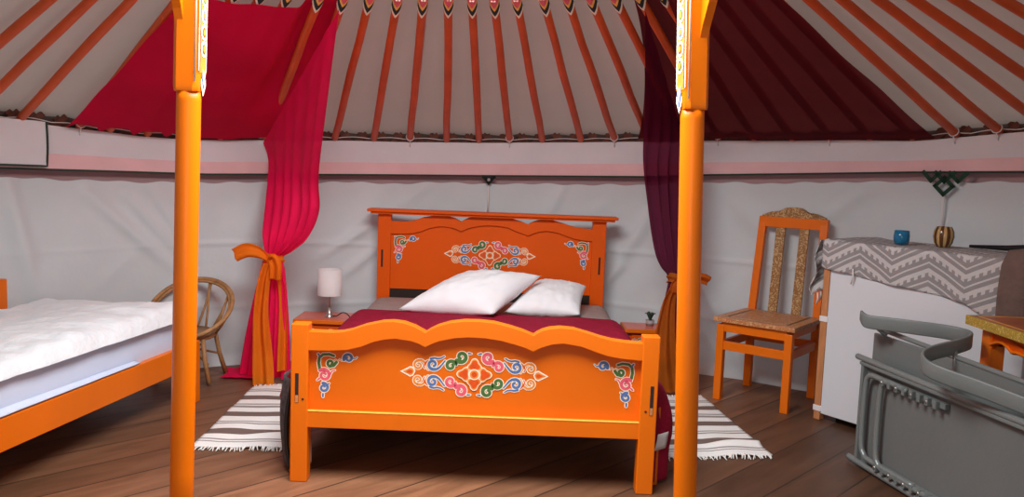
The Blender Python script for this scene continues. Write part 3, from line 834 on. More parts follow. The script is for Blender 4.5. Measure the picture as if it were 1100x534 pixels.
# ------------------------------------------------------------------ rattan hoop chair
rc = thing('rattan_chair', 'round rattan hoop chair standing between the white bed and the wall', 'chair', (-1.715, 4.40, 0))
def hoop(a, r=1.0):
    x = .215*r*math.cos(a); y = .19*r*math.sin(a)
    z = .405+.125*math.sin(a) if False else .395+.13*math.sin(a)
    return Vector((x, y, z))
b = BM(); tube(b, [hoop(2*PI*q/48) for q in range(48)], .0115, 10, closed=True); tube(b, [hoop(2*PI*q/48, .93)+Vector((0, 0, -.012)) for q in range(48)], .008, 8, closed=True); obj('hoop', b, M['rattan'], rc, smooth=True)
def seatp(a, r=.135): return Vector((r*math.cos(a), -.03+r*.9*math.sin(a), .255+.012*math.sin(a)))
b = BM(); tube(b, [seatp(2*PI*q/32) for q in range(32)], .010, 8, closed=True); obj('seat_ring', b, M['rattan'], rc, smooth=True)
b = BM(); lathe(b, [(0, -.016), (.07, -.012), (.132, .004), (.132, .010), (.07, -.004), (0, -.008)], 32); 
for v in b.verts: v.co = Vector((v.co.x, v.co.y*.9-.03, v.co.z+.258+.08*v.co.y))
obj('woven_seat', b, M['rattanseat'], rc, smooth=True)
for q in range(9):
    a = math.radians(5+170*q/8); a2 = a+(.22 if q % 2 else -.22)
    b = BM(); tube(b, [seatp(a), (seatp(a)+hoop(a2))/2+Vector((0, .01*math.sin(a), -.01)), hoop(a2)], .0065, 7); obj('spoke', b, M['rattan'], rc, smooth=True)
for q, (sx, sy) in enumerate(((-1, -1), (1, -1), (-1, 1), (1, 1))):
    top = Vector((sx*.11, -.03+sy*.09, .25)); ft = Vector((sx*.145, .0+sy*.125, .012))
    b = BM(); tube(b, [top, (top+ft)/2+Vector((-sx*.006, 0, 0)), ft], [.012, .012, .0135], 9); obj('leg', b, M['rattan'], rc, smooth=True)
b = BM(); tube(b, [(-.12, .09, .13), (.1, -.1, .22)], .006, 7); tube(b, [(.12, .09, .13), (-.1, -.1, .22)], .006, 7); tube(b, [(.13, -.1, .11), (-.1, .08, .21)], .006, 7); obj('brace', b, M['rattan'], rc, smooth=True)

# ------------------------------------------------------------------ nightstands, lamp
def nightstand(x0, x1, y0, y1, label):
    root = thing('nightstand', label, 'nightstand', ((x0+x1)/2, (y0+y1)/2, 0), 0, 'painted nightstands')
    w, d = x1-x0, y1-y0
    b = BM(); box2(b, (-w/2, -d/2, .277), (w/2, d/2, .300)); t = obj('top', b, M['paint'], root, bevel=.003)
    b = BM(); box2(b, (-w/2+.012, -d/2+.012, .300), (w/2-.012, d/2-.008, .3008)); p = obj('painted_top_field', b, M['stand'], t); p['label'] = 'pinkish red painted top field'
    b = BM(); box2(b, (-w/2+.03, -d/2+.03, .06), (w/2-.03, d/2-.02, .277)); obj('body', b, M['headpaint'], root, bevel=.002)
    b = BM(); box2(b, (-w/2+.045, -d/2+.018, .17), (w/2-.045, -d/2+.032, .262)); dr = obj('drawer', b, M['headpaint'], root, bevel=.002)
    O = Orn(0, -d/2+.018, .225, .00045)
    for sx in (-1, 1):
        O.line(mir(spiral((120, 0), 44, 9, 180, 1.4), sx), 18, 1 if sx < 0 else 2, .3); O.line(mir([(160, -10), (200, -30), (220, -20)], sx), 12, 3, .3); O.line(mir(spiral((30, 5), 34, 8, 0, 1.3), sx), 16, 2 if sx > 0 else 4, .3)
    O.build('painted_scroll', dr)
    b = BM(); lathe(b, [(0, -.014), (.011, -.012), (.012, -.006), (.006, 0)], 14, (0, 0, 0))
    for v in b.verts: v.co = Vector((v.co.x, -d/2+.018+v.co.z, .205+v.co.y))
    obj('knob', b, M['dark'], dr, smooth=True)
    for sx in (-1, 1):
        for sy in (-1, 1):
            b = BM(); box2(b, (sx*(w/2-.045)-.018, sy*(d/2-.045)-.018, 0), (sx*(w/2-.045)+.018, sy*(d/2-.045)+.018, .07)); obj('leg', b, M['headpaint'], root, bevel=.002)
    return root
nightstand(-1.235, -.915, 4.66, 4.93, 'orange painted nightstand with a lamp on it, left of the big bed')
nightstand(.672, .97, 4.74, 4.96, 'orange painted nightstand half hidden by the plum curtain, right of the big bed')
lamp = thing('table_lamp', 'small table lamp with white drum shade on the left nightstand', 'lamp', (-1.053, 4.78, .3008))
b = BM(); lathe(b, [(0, 0), (.030, 0), (.030, .005), (.018, .016), (.010, .034), (.007, .055)], 24); obj('base', b, M['steel'], lamp, smooth=True)
b = BM(); tube(b, [(0, 0, .05), (0, 0, .20)], .0045, 10); obj('stem', b, M['steel'], lamp, smooth=True)
b = BM(); lathe(b, [(.070, .128), (.068, .278), (.0665, .278), (.0685, .128), (.070, .128)], 40); obj('lamp_shade', b, M['shade'], lamp, smooth=True)
b = BM(); lathe(b, [(0, .19), (.012, .19), (.012, .215), (.022, .235), (.022, .25), (0, .262)], 16); obj('bulb', b, M['white'], lamp, smooth=True)
b = BM(); tube(b, spline([(.01, .01, .004), (.05, -.03, .012), (.085, -.05, .035), (.118, -.06, .028), (.150, -.06, -.02), (.160, -.05, -.10), (.155, -.03, -.2)], 6), .0032, 6); cd = obj('cord', b, M['blackp'], lamp, smooth=True); cd['label'] = 'black power cord'
b = BM(); box(b, (.152, -.058, -.03), (.014, .014, .04)); obj('cord_switch', b, M['blackp'], cd, bevel=.003)
pl = thing('potted_plant', 'small dark green plant in a grey cup on the right nightstand', 'plant', (.835, 4.86, .3008))
b = BM(); lathe(b, [(0, 0), (.022, 0), (.027, .036), (.024, .036), (.024, .006), (0, .006)], 20); obj('pot', b, M['greycup'], pl, smooth=True)
for q in range(7):
    a = q*2.4; b = BM()
    grid(b, lambda s, t: Vector(((.005+.030*t)*math.cos(a)+(s-.5)*.018*math.sin(PI*t)*math.sin(a), (.005+.030*t)*math.sin(a)-(s-.5)*.018*math.sin(PI*t)*math.cos(a), .03+.045*math.sin(t*2.2)+.008*q/7)), 3, 8)
    obj('leaf', b, M['leaf'], pl, smooth=True, solid=.001)

# ------------------------------------------------------------------ voile canopies and curtains
def roofpoint(az, f, off):
    """point on the rib surface: f=0 at the wall, 1 at the crown ring; off below the poles"""
    b, k = rib_line(az); p = lerp(b, k, f); p.z -= off; return p
def patch(nu, nv, corners, off, sag, seed, scallop=.0, over=None):
    """canopy between four (azimuth, fraction) corners: lower-left, lower-right, upper-right, upper-left"""
    (a0, f0), (a1, f1), (a2, f2), (a3, f3) = corners
    bm = BM()
    def fn(s, t):
        az = lerp(lerp(a0, a1, s), lerp(a3, a2, s), t); f = lerp(lerp(f0, f1, s), lerp(f3, f2, s), t)
        fl_ = 0 if not over else smooth01((s-.70)/.10 if over > 0 else (.30-s)/.10)*smooth01((t-.16)/.42)
        o = lerp(off, -.034, fl_) + sag*math.sin(PI*t)*math.sin(PI*s) + .008*vn(s*5, t*3, seed) + .004*math.sin(t*16+s*5)
        if t < .05: f += scallop*abs(math.sin(s*PI*7))*(1-t/.05)*(1 if s < .55 else .1)
        return roofpoint(az, f, o)
    grid(bm, fn, nu, nv); return bm
def curtain(edge, waist, wr, foot, flare, folds, seed, wpts, n=84, nv=80):
    """edge: list of 3-D points along the roof; waist: tie centre; wpts: bulging middle rows [(z, left xyz, right xyz)]; foot: (left, right)"""
    bm = BM()
    rows = [(edge[0], edge[-1])]+wpts
    def base(s, t):
        # piecewise spline between rows (left/right ends), s across
        L_ = spline([r[0] for r in rows], 12); R_ = spline([r[1] for r in rows], 12)
        i = min(len(L_)-1, int(round(t*(len(L_)-1)))); return L_[i], R_[i]
    Ls = spline([r[0] for r in rows], 16); Rs = spline([r[1] for r in rows], 16); m_ = len(Ls)-1
    def at(A, t):
        x = t*m_; i = min(m_-1, int(x)); return lerp(A[i], A[i+1], x-i)
    def fn(s, t):
        a, b_ = at(Ls, t), at(Rs, t)
        p = lerp(a, b_, s); d = (b_-a); w = d.length
        if w < 1e-5: return p
        nrm = Vector((d.y, -d.x, 0)); 
        nrm = nrm.normalized() if nrm.length > 1e-6 else Vector((0, -1, 0))
        amp = min(.030, .07*w+.006)
        ph = s*2*PI*folds + 1.9*vn(s*3.2, t*1.6, seed)
        p = p + nrm*(amp*math.sin(ph)*smooth01(t*3+.15)*(.6+.4*vn(s*7, t*1.5, seed+2)))
        p.z += .0
        if p.z < .006: p.z = .006+.004*abs(math.sin(ph))
        return p
    grid(bm, fn, n, nv); return bm

# red
b = patch(60, 40, ((-46.9, .012), (-23.6, .022), (-22.0, .635), (-45.6, .60)), .030, .026, 3, .045, over=1)
rc_ = thing('red_curtain', 'crimson voile canopy under the roof gathered into a curtain left of the big bed', 'curtain', (-1.35, 4.45, 0))
def local(o, root):
    o.parent = root; o.matrix_parent_inverse = Matrix.Translation(-Vector(root.location)); return o
local(obj('canopy', b, M['redcan'], smooth=True), rc_)
edge = [roofpoint(-26.2, .02, .050), roofpoint(-22.8, .655, .055)]
b = curtain([edge[0], edge[1]], None, None, None, None, 6, 5, [
    (Vector((-1.42, 4.80, 1.18)), Vector((-.985, 4.20, 1.18))),
    (Vector((-1.385, 4.64, .95)), Vector((-1.00, 4.28, .95))),
    (Vector((-1.365, 4.52, .80)), Vector((-1.075, 4.36, .80))),
    (Vector((-1.345, 4.48, .72)), Vector((-1.17, 4.41, .72))),
    (Vector((-1.335, 4.47, .675)), Vector((-1.235, 4.43, .675))),
    (Vector((-1.360, 4.46, .60)), Vector((-1.215, 4.41, .60))),
    (Vector((-1.43, 4.47, .30)), Vector((-1.19, 4.40, .30))),
    (Vector((-1.48, 4.48, .02)), Vector((-1.18, 4.40, .02)))])
local(obj('drape', b, M['redcloth'], smooth=True), rc_)
b = BM(); grid(b, lambda s, t: Vector((lerp(-1.58, -1.38, s)+.02*math.sin(t*5), lerp(4.42, 4.62, t), .012+.012*abs(vn(s*4, t*4, 1)))), 14, 10)
local(obj('pooled_hem', b, M['redcloth'], smooth=True), rc_)

def sash(name, c, w, mat_, label, tails, bow, knotr=.026):
    root = thing(name, label, 'tieback', c)
    b = BM()
    grid(b, lambda s_, t: Vector((w*(1+.10*math.sin(t*9+s_*4))*math.cos(2*PI*s_), w*.75*(1+.10*math.sin(t*9+s_*4))*math.sin(2*PI*s_), lerp(-.026, .024, t)+.008*math.sin(4*PI*s_))), 32, 14, closed_u=True)
    obj('wrap', b, mat_, root, smooth=True)
    b = BM(); bmesh.ops.create_icosphere(b, subdivisions=3, radius=knotr)
    for v in b.verts: v.co = Vector((v.co.x*.9, v.co.y*.8-w*.75-.012, v.co.z*1.1))*(1) + Vector((.006*vn(v.co.x*40, v.co.z*40), 0, 0))
    obj('knot', b, mat_, root, smooth=True)
    for pts, wd in bow:
        b = BM(); sp = spline(pts, 8)
        def fn(s, t):
            i = t*(len(sp)-1); q = min(len(sp)-2, int(i)); p = lerp(sp[q], sp[q+1], i-q); d = (sp[q+1]-sp[q]).normalized()
            side = d.cross(Vector((0, -1, 0))).normalized(); ww = wd*(.30+.70*math.sin(min(1, t*1.15)*PI*.62))
            return p+side*(s-.5)*ww+Vector((0, -.014*math.sin(s*PI*2), 0))
        grid(b, fn, 8, 24); obj('bow_loop', b, mat_, root, smooth=True, solid=.002)
    for pts, w0, w1, folds in tails:
        b = BM(); sp = spline(pts, 10)
        def fn(s, t):
            i = t*(len(sp)-1); q = min(len(sp)-2, int(i)); p = lerp(sp[q], sp[q+1], i-q); ww = lerp(w0, w1, smooth01(t))
            return p+Vector(((s-.5)*ww, -.014*math.sin(s*PI*2*folds+1)-.006*math.sin(t*9+s*4), 0))
        grid(b, fn, 24, 50); obj('tail', b, mat_, root, smooth=True)
    return root
sash('tieback_sash', (-1.285, 4.44, .675), .056, M['osash'], 'orange organza sash tied in a bow round the red curtain',
     [([(-.005, -.065, -.02), (-.025, -.085, -.12), (-.038, -.09, -.3), (-.025, -.10, -.5), (-.005, -.14, -.665)], .05, .105, 1.5),
      ([(.03, -.045, -.02), (.060, -.040, -.15), (.070, -.045, -.35), (.078, -.08, -.60)], .03, .05, 1)],
     [([(-.01, -.06, .0), (-.06, -.075, .035), (-.12, -.08, .045), (-.185, -.075, .015)], .075), ([(.0, -.07, .0), (.025, -.095, .01), (.042, -.10, -.03), (.038, -.09, -.105)], .065)])

# plum
pc_ = thing('plum_curtain', 'sheer dark plum voile canopy gathered into a curtain right of the big bed', 'curtain', (.90, 4.5, 0))
b = patch(60, 40, ((18.5, .030), (49.4, .012), (48.8, .74), (27.0, .74)), .030, .026, 8, .010, over=-1)
local(obj('canopy', b, M['plumcan'], smooth=True), pc_)
b = curtain([roofpoint(28.5, .66, .060), roofpoint(24.0, .04, .050)], None, None, None, None, 5, 11, [
    (Vector((.635, 4.20, 1.55)), Vector((1.03, 4.72, 1.32))),
    (Vector((.655, 4.35, 1.27)), Vector((1.02, 4.64, 1.18))),
    (Vector((.715, 4.45, 1.00)), Vector((1.01, 4.58, .98))),
    (Vector((.770, 4.49, .79)), Vector((1.01, 4.56, .79))),
    (Vector((.815, 4.51, .70)), Vector((.995, 4.55, .70))),
    (Vector((.865, 4.53, .635)), Vector((.975, 4.54, .635))),
    (Vector((.850, 4.51, .52)), Vector((.985, 4.52, .52))),
    (Vector((.815, 4.50, .30)), Vector((1.00, 4.50, .30))),
    (Vector((.79, 4.49, .02)), Vector((1.01, 4.49, .02)))])
local(obj('drape', b, M['plum'], smooth=True), pc_)
sash('tieback_sash', (.92, 4.535, .635), .058, M['bsash'], 'amber organza sash tied round the plum curtain behind the right pillar',
     [([(-.02, -.065, -.02), (-.06, -.085, -.12), (-.075, -.10, -.30), (-.075, -.12, -.44), (-.05, -.13, -.61)], .05, .17, 2),
      ([(.03, -.06, -.02), (.055, -.075, -.15), (.065, -.09, -.35), (.06, -.12, -.60)], .05, .12, 1.5)],
     [([(.02, -.06, 0), (.07, -.075, .012), (.12, -.08, .012), (.155, -.075, -.002)], .055), ([(-.01, -.07, 0), (-.03, -.09, -.03), (-.03, -.09, -.07)], .05)])

# ------------------------------------------------------------------ rugs
def rug(c, corners, label, seed):
    """corners near-left, near-right, far-right, far-left"""
    A, B_, C_, D = [Vector((p[0], p[1], 0)) for p in corners]
    root = thing('rug', label, 'rug', (c[0], c[1], 0), 0, 'striped cotton rugs'); o3 = Vector((c[0], c[1], 0))
    def P(s, t):
        p = lerp(lerp(A, B_, s), lerp(D, C_, s), t)-o3
        p.x += .010*vn(t*3, seed); p.y += .006*vn(s*4, t*3, seed)
        p.z = .006+.010*max(0, vn(s*2.2, t*4, seed+1))+.016*math.exp(-((t-.12-.05*s)/.035)**2)*smooth01(s*2-.6)
        return p
    b = BM(); grid(b, P, 30, 90, uv=lambda s, t: (s, t))
    obj('woven_field', b, M['rug'], root, smooth=True, solid=.006, uvs=True)
    for t0, sg in ((0, -1), (1, 1)):
        b = BM(); rnd = random.Random(seed+t0)
        for q in range(46):
            p = P((q+.5)/46, t0); e = p+Vector((rnd.uniform(-.014, .014), sg*rnd.uniform(.022, .045), 0)); m_ = (p+e)/2+Vector((rnd.uniform(-.006, .006), 0, .004)); e.z = .004
            tube(b, [p, m_, e], [.0034, .003, .0022], 5)
        obj('fringe', b, M['fringe'], root)
    return root
rug((-1.1, 3.8), ((-1.30, 3.34), (-.885, 3.365), (-.93, 4.33), (-1.335, 4.28)), 'striped cotton rug on the floor left of the big bed', 3)
rug((.93, 3.9), ((.70, 3.43), (1.165, 3.50), (1.065, 4.40), (.66, 4.36)), 'striped cotton rug on the floor right of the big bed', 8)

# ------------------------------------------------------------------ orange chair
ch = thing('dining_chair', 'orange wooden chair with gilded seat edge and carved back by the right wall', 'chair', (1.146, 4.407, 0), -.6717)
CW, CD = .37, .40
def legbox(bm, a, b_, w, d):
    a, b_ = Vector(a), Vector(b_)
    v = []
    for p in (a, b_): v += [bm.verts.new(p+Vector((sx*w/2, sy*d/2, 0))) for sx, sy in ((-1, -1), (1, -1), (1, 1), (-1, 1))]
    for f in ((3, 2, 1, 0), (4, 5, 6, 7), (0, 1, 5, 4), (1, 2, 6, 5), (2, 3, 7, 6), (3, 0, 4, 7)): bm.faces.new([v[i] for i in f])
for x in (0, CW):
    b = BM(); legbox(b, (x, 0, 0), (x, 0, .412), .040, .040); obj('leg', b, M['paint'], ch, bevel=.003)
    b = BM(); legbox(b, (x, CD, 0), (x, CD, .44), .042, .036); legbox(b, (x, CD, .43), (x+(.012 if x == 0 else -.012), CD+.058, .985), .042, .034)
    obj('leg', b, M['paint'], ch, bevel=.003)
b = BM(); box2(b, (-.035, -.035, .428), (CW+.035, CD-.012, .452)); st = obj('seat', b, M['seatgold'], ch, bevel=.003)
b = BM(); box2(b, (.03, .03, .4521), (CW-.03, CD-.06, .4527)); obj('seat_field', b, M['seatgold'], st)
b = BM()
for q in range(2): box2(b, (.018+q*.0, .018, .4522), (CW-.018, .024, .4530)); box2(b, (.018, .018, .4522), (.024, CD-.045, .4530)); box2(b, (CW-.024, .018, .4522), (CW-.018, CD-.045, .4530)); box2(b, (.018, CD-.051, .4522), (CW-.018, CD-.045, .4530))
obj('seat_line', b, M['cream'], st)
b = BM(); box2(b, (.01, -.014, .375), (CW-.01, .014, .428)); box2(b, (-.012, .02, .385), (.012, CD-.01, .428)); box2(b, (CW-.012, .02, .385), (CW+.012, CD-.01, .428)); box2(b, (.01, CD-.012, .385), (CW-.01, CD+.012, .428)); obj('apron', b, M['paint'], ch, bevel=.002)
b = BM(); box2(b, (.015, -.012, .275), (CW-.015, .012, .322)); obj('stretcher', b, M['paint'], ch, bevel=.002)
for x in (0, CW):
    b = BM(); box2(b, (x-.011, .02, .275), (x+.011, CD-.015, .32)); obj('stretcher', b, M['paint'], ch, bevel=.002)
b = BM(); box2(b, (.015, CD-.012, .275), (CW-.015, CD+.012, .32)); obj('stretcher', b, M['paint'], ch, bevel=.002)
def back(z): return CD+.058*(z-.43)/.555
for x in (.118, CW-.118):
    b = BM(); legbox(b, (x, back(.44), .44), (x, back(.94), .94), .052, .018); sl = obj('back_strip', b, M['carved'], ch, bevel=.003); sl['label'] = 'gilded carved slat'
b = BM(); box(b, (CW/2, back(.955), .955), (CW+.01, .034, .058)); obj('top_rail', b, M['paint'], ch, bevel=.003)
b = BM(); prism(b, [(.005, .983), (CW-.005, .983), (CW-.008, .994), (CW-.035, .999), (CW-.055, 1.012), (CW-.085, 1.017), (CW-.105, 1.012), (CW-.120, 1.028), (CW-.145, 1.040), (CW/2, 1.044),
             (.145, 1.040), (.120, 1.028), (.105, 1.012), (.085, 1.017), (.055, 1.012), (.035, .999), (.008, .994)], 'y', back(1.0)-.014, back(1.0)+.014)
cr = obj('carved_crest', b, M['carved'], ch, bevel=.004); cr['label'] = 'gilded carved crest'

# ------------------------------------------------------------------ white cabinet with cloth and glasses
ang = math.atan2(-.66, .44)          # front line direction
cab = thing('cabinet', 'white cabinet with pale wooden corner post standing by the right wall', 'cabinet', (1.575, 4.085, 0), ang)
W_, D_ = .93, .42     # local x along the front, local y into the cabinet
b = BM(); box2(b, (.025, .02, .045), (W_, D_, .885)); obj('body', b, M['cabwhite'], cab, bevel=.004)
b = BM(); box2(b, (.012, -.002, .035), (W_, .018, .890)); dr = obj('door', b, M['cabwhite'], cab, bevel=.003)
b = BM(); box2(b, (-.026, -.004, 0), (.010, .036, .885)); o = obj('corner_post', b, M['pine'], cab, bevel=.003); o['label'] = 'pale wooden corner post'
for z in (.045, .50):
    b = BM(); box2(b, (-.029, -.008, z), (.018, .012, z+.028)); obj('clip', b, M['white'], cab, bevel=.002)
b = BM(); box2(b, (0, 0, .885), (W_, D_, .900)); obj('top', b, M['cabwhite'], cab, bevel=.003)
b = BM(); box2(b, (.06, .06, 0), (W_-.06, D_-.06, .05)); obj('plinth', b, M['dark'], cab)
TC = Matrix.Translation((1.575, 4.085, 0)) @ Matrix.Rotation(ang, 4, 'Z')
# zigzag cloth
b = BM()
def cloth(s, t):
    """s along the cabinet (0 = left end), t from the back over the top and down the front"""
    x = lerp(-.035, .86, s); drop = interp([(0, .135), (.3, .165), (.62, .185), (.8, .205), (.93, .265), (1, .12)], s)
    back_ = D_-.03; tot = back_+drop; q = t*tot
    hump = .018*math.exp(-((s-.04)/.05)**2)
    if q < back_-.012: y = back_-q-.0; z = .9085+.004*vn(x*6, y*6)+hump*.4
    else:
        k_ = (q-(back_-.012)); y = .010-.018*min(1, k_/.02)-.010*math.sin(s*17)*min(1, k_/.15)-.004; z = .9085-max(0, k_-.010)
        z += .006*vn(s*9, 2)*min(1, k_/.1)
    return TC @ Vector((x, y-.0, z))
def cuv(s, t):
    x = lerp(-.035, .86, s); drop = interp([(0, .135), (.3, .165), (.62, .185), (.8, .205), (.93, .265), (1, .12)], s); return (x, t*(D_-.03+drop)-(D_-.03))
grid(b, cloth, 90, 60, uv=cuv)
# crumpled left end hanging past the post
def lend(s, t):
    y = lerp(.0, .24, s); z = .905-.28*t*(1-.5*s)
    x = -.036-.030*math.sin(t*2.4)-.014*math.sin(t*9+s*6)-.012*math.sin(s*14)
    return TC @ Vector((x, y-.03*(1-s)+.012*math.sin(t*12), z))
grid(b, lend, 20, 36, uv=lambda s, t: (s*.24+.1, t*.28))
cb = obj('table_runner', b, M['runner'], smooth=True, solid=.003, uvs=True); tag(cb, 'grey woven cloth with white zigzags draped over the white cabinet', 'cloth')
b = BM()
for p, ln in (((.145, -.020, .785), .075), ((-.055, .0, .64), .06), ((-.06, .03, .66), .07)):
    tube(b, [TC @ Vector(p), TC @ Vector((p[0]+.005, p[1]-.002, p[2]-ln*.5)), TC @ Vector((p[0]-.004, p[1]-.002, p[2]-ln))], [.004, .005, .003], 6)
tz = obj('tassel', b, M['cordw'], cb)
# brown blanket folded over the right end
b = BM()
def bb(s, t):
    x = lerp(.825, 1.01, s)
    pts = [(.30, .925), (.12, .938), (.01, .935), (-.022, .88), (-.028, .76), (-.03, .62)]
    i = t*(len(pts)-1); q = min(len(pts)-2, int(i)); y = lerp(pts[q][0], pts[q+1][0], i-q); z = lerp(pts[q][1], pts[q+1][1], i-q)
    ex = max(0, x-(W_+.012)); z -= ex*.97*(1 if t < .55 else .4); x -= ex*.85
    return TC @ Vector((x+.006*math.sin(t*6), y+.006*math.sin(s*12), z+.012*math.sin(PI*s)))
grid(b, bb, 18, 40)
o = obj('brown_blanket', b, M['brown'], smooth=True, solid=.022); tag(o, 'brown blanket folded over the right end of the white cabinet', 'blanket')
b = BM(); tube(b, [TC @ Vector((.52, .30, .925)), TC @ Vector((.68, .30, .932)), TC @ Vector((.80, .27, .945)), TC @ Vector((.90, .24, .95))], [.007, .013, .016, .014], 10)
o = obj('dark_stick', b, M['blackp'], smooth=True); tag(o, 'dark stick lying on the cabinet behind the striped glass', 'stick')
def wpos(x, y): return (x, y, .9125)
vz = thing('glass_tumbler', 'small blue glass tumbler on the grey zigzag cloth', 'glass', wpos(1.853, 3.94))
b = BM(); lathe(b, [(0, .001), (.030, .001), (.035, .02), (.036, .04), (.033, .066), (.030, .066), (.032, .04), (.030, .012), (0, .010)], 28); obj('vessel', b, M['blueg'], vz, smooth=True)
vz = thing('glass_vase', 'rounded brown glass vase with pale vertical stripes on the grey zigzag cloth', 'vase', wpos(2.008, 3.855))
b = BM(); lathe(b, [(0, .001), (.028, .001), (.040, .022), (.046, .050), (.043, .075), (.033, .096), (.029, .096), (.038, .074), (.041, .05), (.026, .012), (0, .010)], 32); obj('vessel', b, M['stripe'], vz, smooth=True)

# ------------------------------------------------------------------ painted side table (right edge of the frame)
tb = thing('side_table', 'orange painted table with gilded olive edge at the right in front of the white cabinet', 'table', (1.79, 3.22, 0))
TW, TD = .62, .62
b = BM(); box2(b, (0, -TD, .664), (TW, 0, .700)); tp = obj('tabletop', b, M['tabedge'], tb, bevel=.003)
b = BM(); box2(b, (.012, -TD+.012, .7001), (TW-.012, -.012, .7009)); q = obj('painted_field', b, M['tabtop'], tp); q['label'] = 'red brown painted top field'
b = BM(); box2(b, (.03, -TD+.03, .7009), (TW-.03, -TD+.036, .7014)); box2(b, (.03, -.036, .7009), (TW-.03, -.03, .7014)); box2(b, (.03, -TD+.03, .7009), (.036, -.03, .7014)); box2(b, (TW-.036, -TD+.03, .7009), (TW-.03, -.03, .7014)); obj('painted_line', b, M['gold'], tp)
for x in (.075, TW-.075):
    for y in (-.075, -TD+.075):
        b = BM(); legbox(b, (x, y, 0), (x, y, .664), .06, .06); obj('leg', b, M['paint'], tb, bevel=.004)
def apron_pts(L_):
    up = [(0, .664), (L_, .664), (L_, .575)]; n = 40
    lowr = [(L_*(1-i/n), .595+.022*abs(math.sin(PI*3*i/n))-.018*math.exp(-((i/n-.5)/.1)**2)) for i in range(1, n)]
    return up+lowr+[(0, .575)]
for side in range(4):
    b = BM()
    if side < 2:
        y = -.060 if side == 0 else -TD+.060
        prism(b, [(.10+p[0], p[1]) for p in apron_pts(TW-.20)], 'y', y-.009, y+.009)
    else:
        x = .060 if side == 2 else TW-.060
        prism(b, [(-TD+.10+p[0], p[1]) for p in apron_pts(TD-.20)], 'x', x-.009, x+.009)
    ap = obj('apron', b, M['headpaint'], tb, bevel=.002)
    b = BM(); n = 40
    pts = []
    for i in range(n+1):
        l = .10+(TW-.20)*i/n; z = .603+.022*abs(math.sin(PI*3*i/n))-.018*math.exp(-((i/n-.5)/.1)**2)
        pts.append((l, (-.049 if side == 0 else -TD+.049), z) if side < 2 else ((.049 if side == 2 else TW-.049), -l, z))
    tube(b, pts, .006, 6); obj('moulding', b, M['paint'], ap, smooth=True)

# ------------------------------------------------------------------ folded grey plastic furniture
fc = thing('folding_chair', 'folded grey plastic chair with looping armrest, leaning in front of the white cabinet', 'folding chair', (1.520, 3.445, 0), math.atan2(-.98, .18))
# local x runs along the panel towards the camera, local y to the right/back of the panel, z up
FL, FH = 1.15, .46
b = BM(); box2(b, (.008, -.006, .02), (FL, .014, FH-.01)); obj('front_panel', b, M['greyd'], fc, bevel=.004)
b = BM()
tube(b, spline([(-.03, -.028, FH+.005), (.1, -.024, FH+.002), (.5, -.024, FH-.002), (FL, -.024, FH)], 6), .0125, 10); obj('rim', b, M['greym'], fc, smooth=True)
b = BM(); box2(b, (-.005, -.034, FH-.024), (FL, .030, FH-.010)); obj('rim_flange', b, M['greyp'], fc, bevel=.003)
b = BM()
tube(b, spline([(-.04, -.030, .024), (.1, -.026, .02), (.5, -.024, .018), (FL, -.024, .018)], 6), .0125, 10); obj('rim', b, M['greym'], fc, smooth=True)
b = BM(); box2(b, (-.012, -.034, .012), (FL, .02, .026)); obj('rim_flange', b, M['greyp'], fc, bevel=.003)
b = BM(); box2(b, (-.002, -.028, .02), (.016, .024, FH-.012)); obj('end_rim', b, M['greyp'], fc, bevel=.003)
for x0, lo in ((.055, .06), (.155, .052)):
    b = BM()
    tube(b, spline([(x0+.16, -.036, FH-.052), (x0+.05, -.036, FH-.048), (x0+.012, -.036, FH-.062), (x0, -.036, FH-.10), (x0-.004, -.036, .26), (x0, -.036, lo+.055), (x0+.02, -.036, lo+.014), (x0+.07, -.036, lo), (x0+.34, -.036, lo)], 8), .0115, 10)
    obj('leg_tube', b, M['greym'], fc, smooth=True)
for z in (FH-.062, .045):
    b = BM(); box2(b, (.14, -.030, z-.004), (.52, -.010, z+.018))
    for q in range(8): box2(b, (.16+q*.045, -.048, z-.010), (.178+q*.045, -.022, z+.020))
    obj('hinge_rack', b, M['greyp'], fc, bevel=.002)
    for q in range(4):
        b = BM(); tube(b, [(.17+q*.09, -.052, z+.006), (.17+q*.09, -.02, z+.006)], .006, 8); obj('bolt', b, M['steel'], fc)
# rear panel
b = BM(); box2(b, (-.06, .060, .02), (FL, .078, .560)); obj('rear_panel', b, M['greyp'], fc, bevel=.004)
b = BM(); tube(b, spline([(-.08, .066, .585), (.3, .066, .573), (.7, .066, .562), (FL, .066, .552)], 6), .010, 10); obj('rear_rim', b, M['greym'], fc, smooth=True)
b = BM(); tube(b, [(.3, .06, .40), (.3, .0, .38)], .008, 8); tube(b, [(.8, .06, .40), (.8, .0, .38)], .008, 8); tube(b, [(.05, .07, .05), (.05, .0, .05)], .012, 8); tube(b, [(1.0, .07, .05), (1.0, .0, .05)], .012, 8); obj('spacer', b, M['greym'], fc)
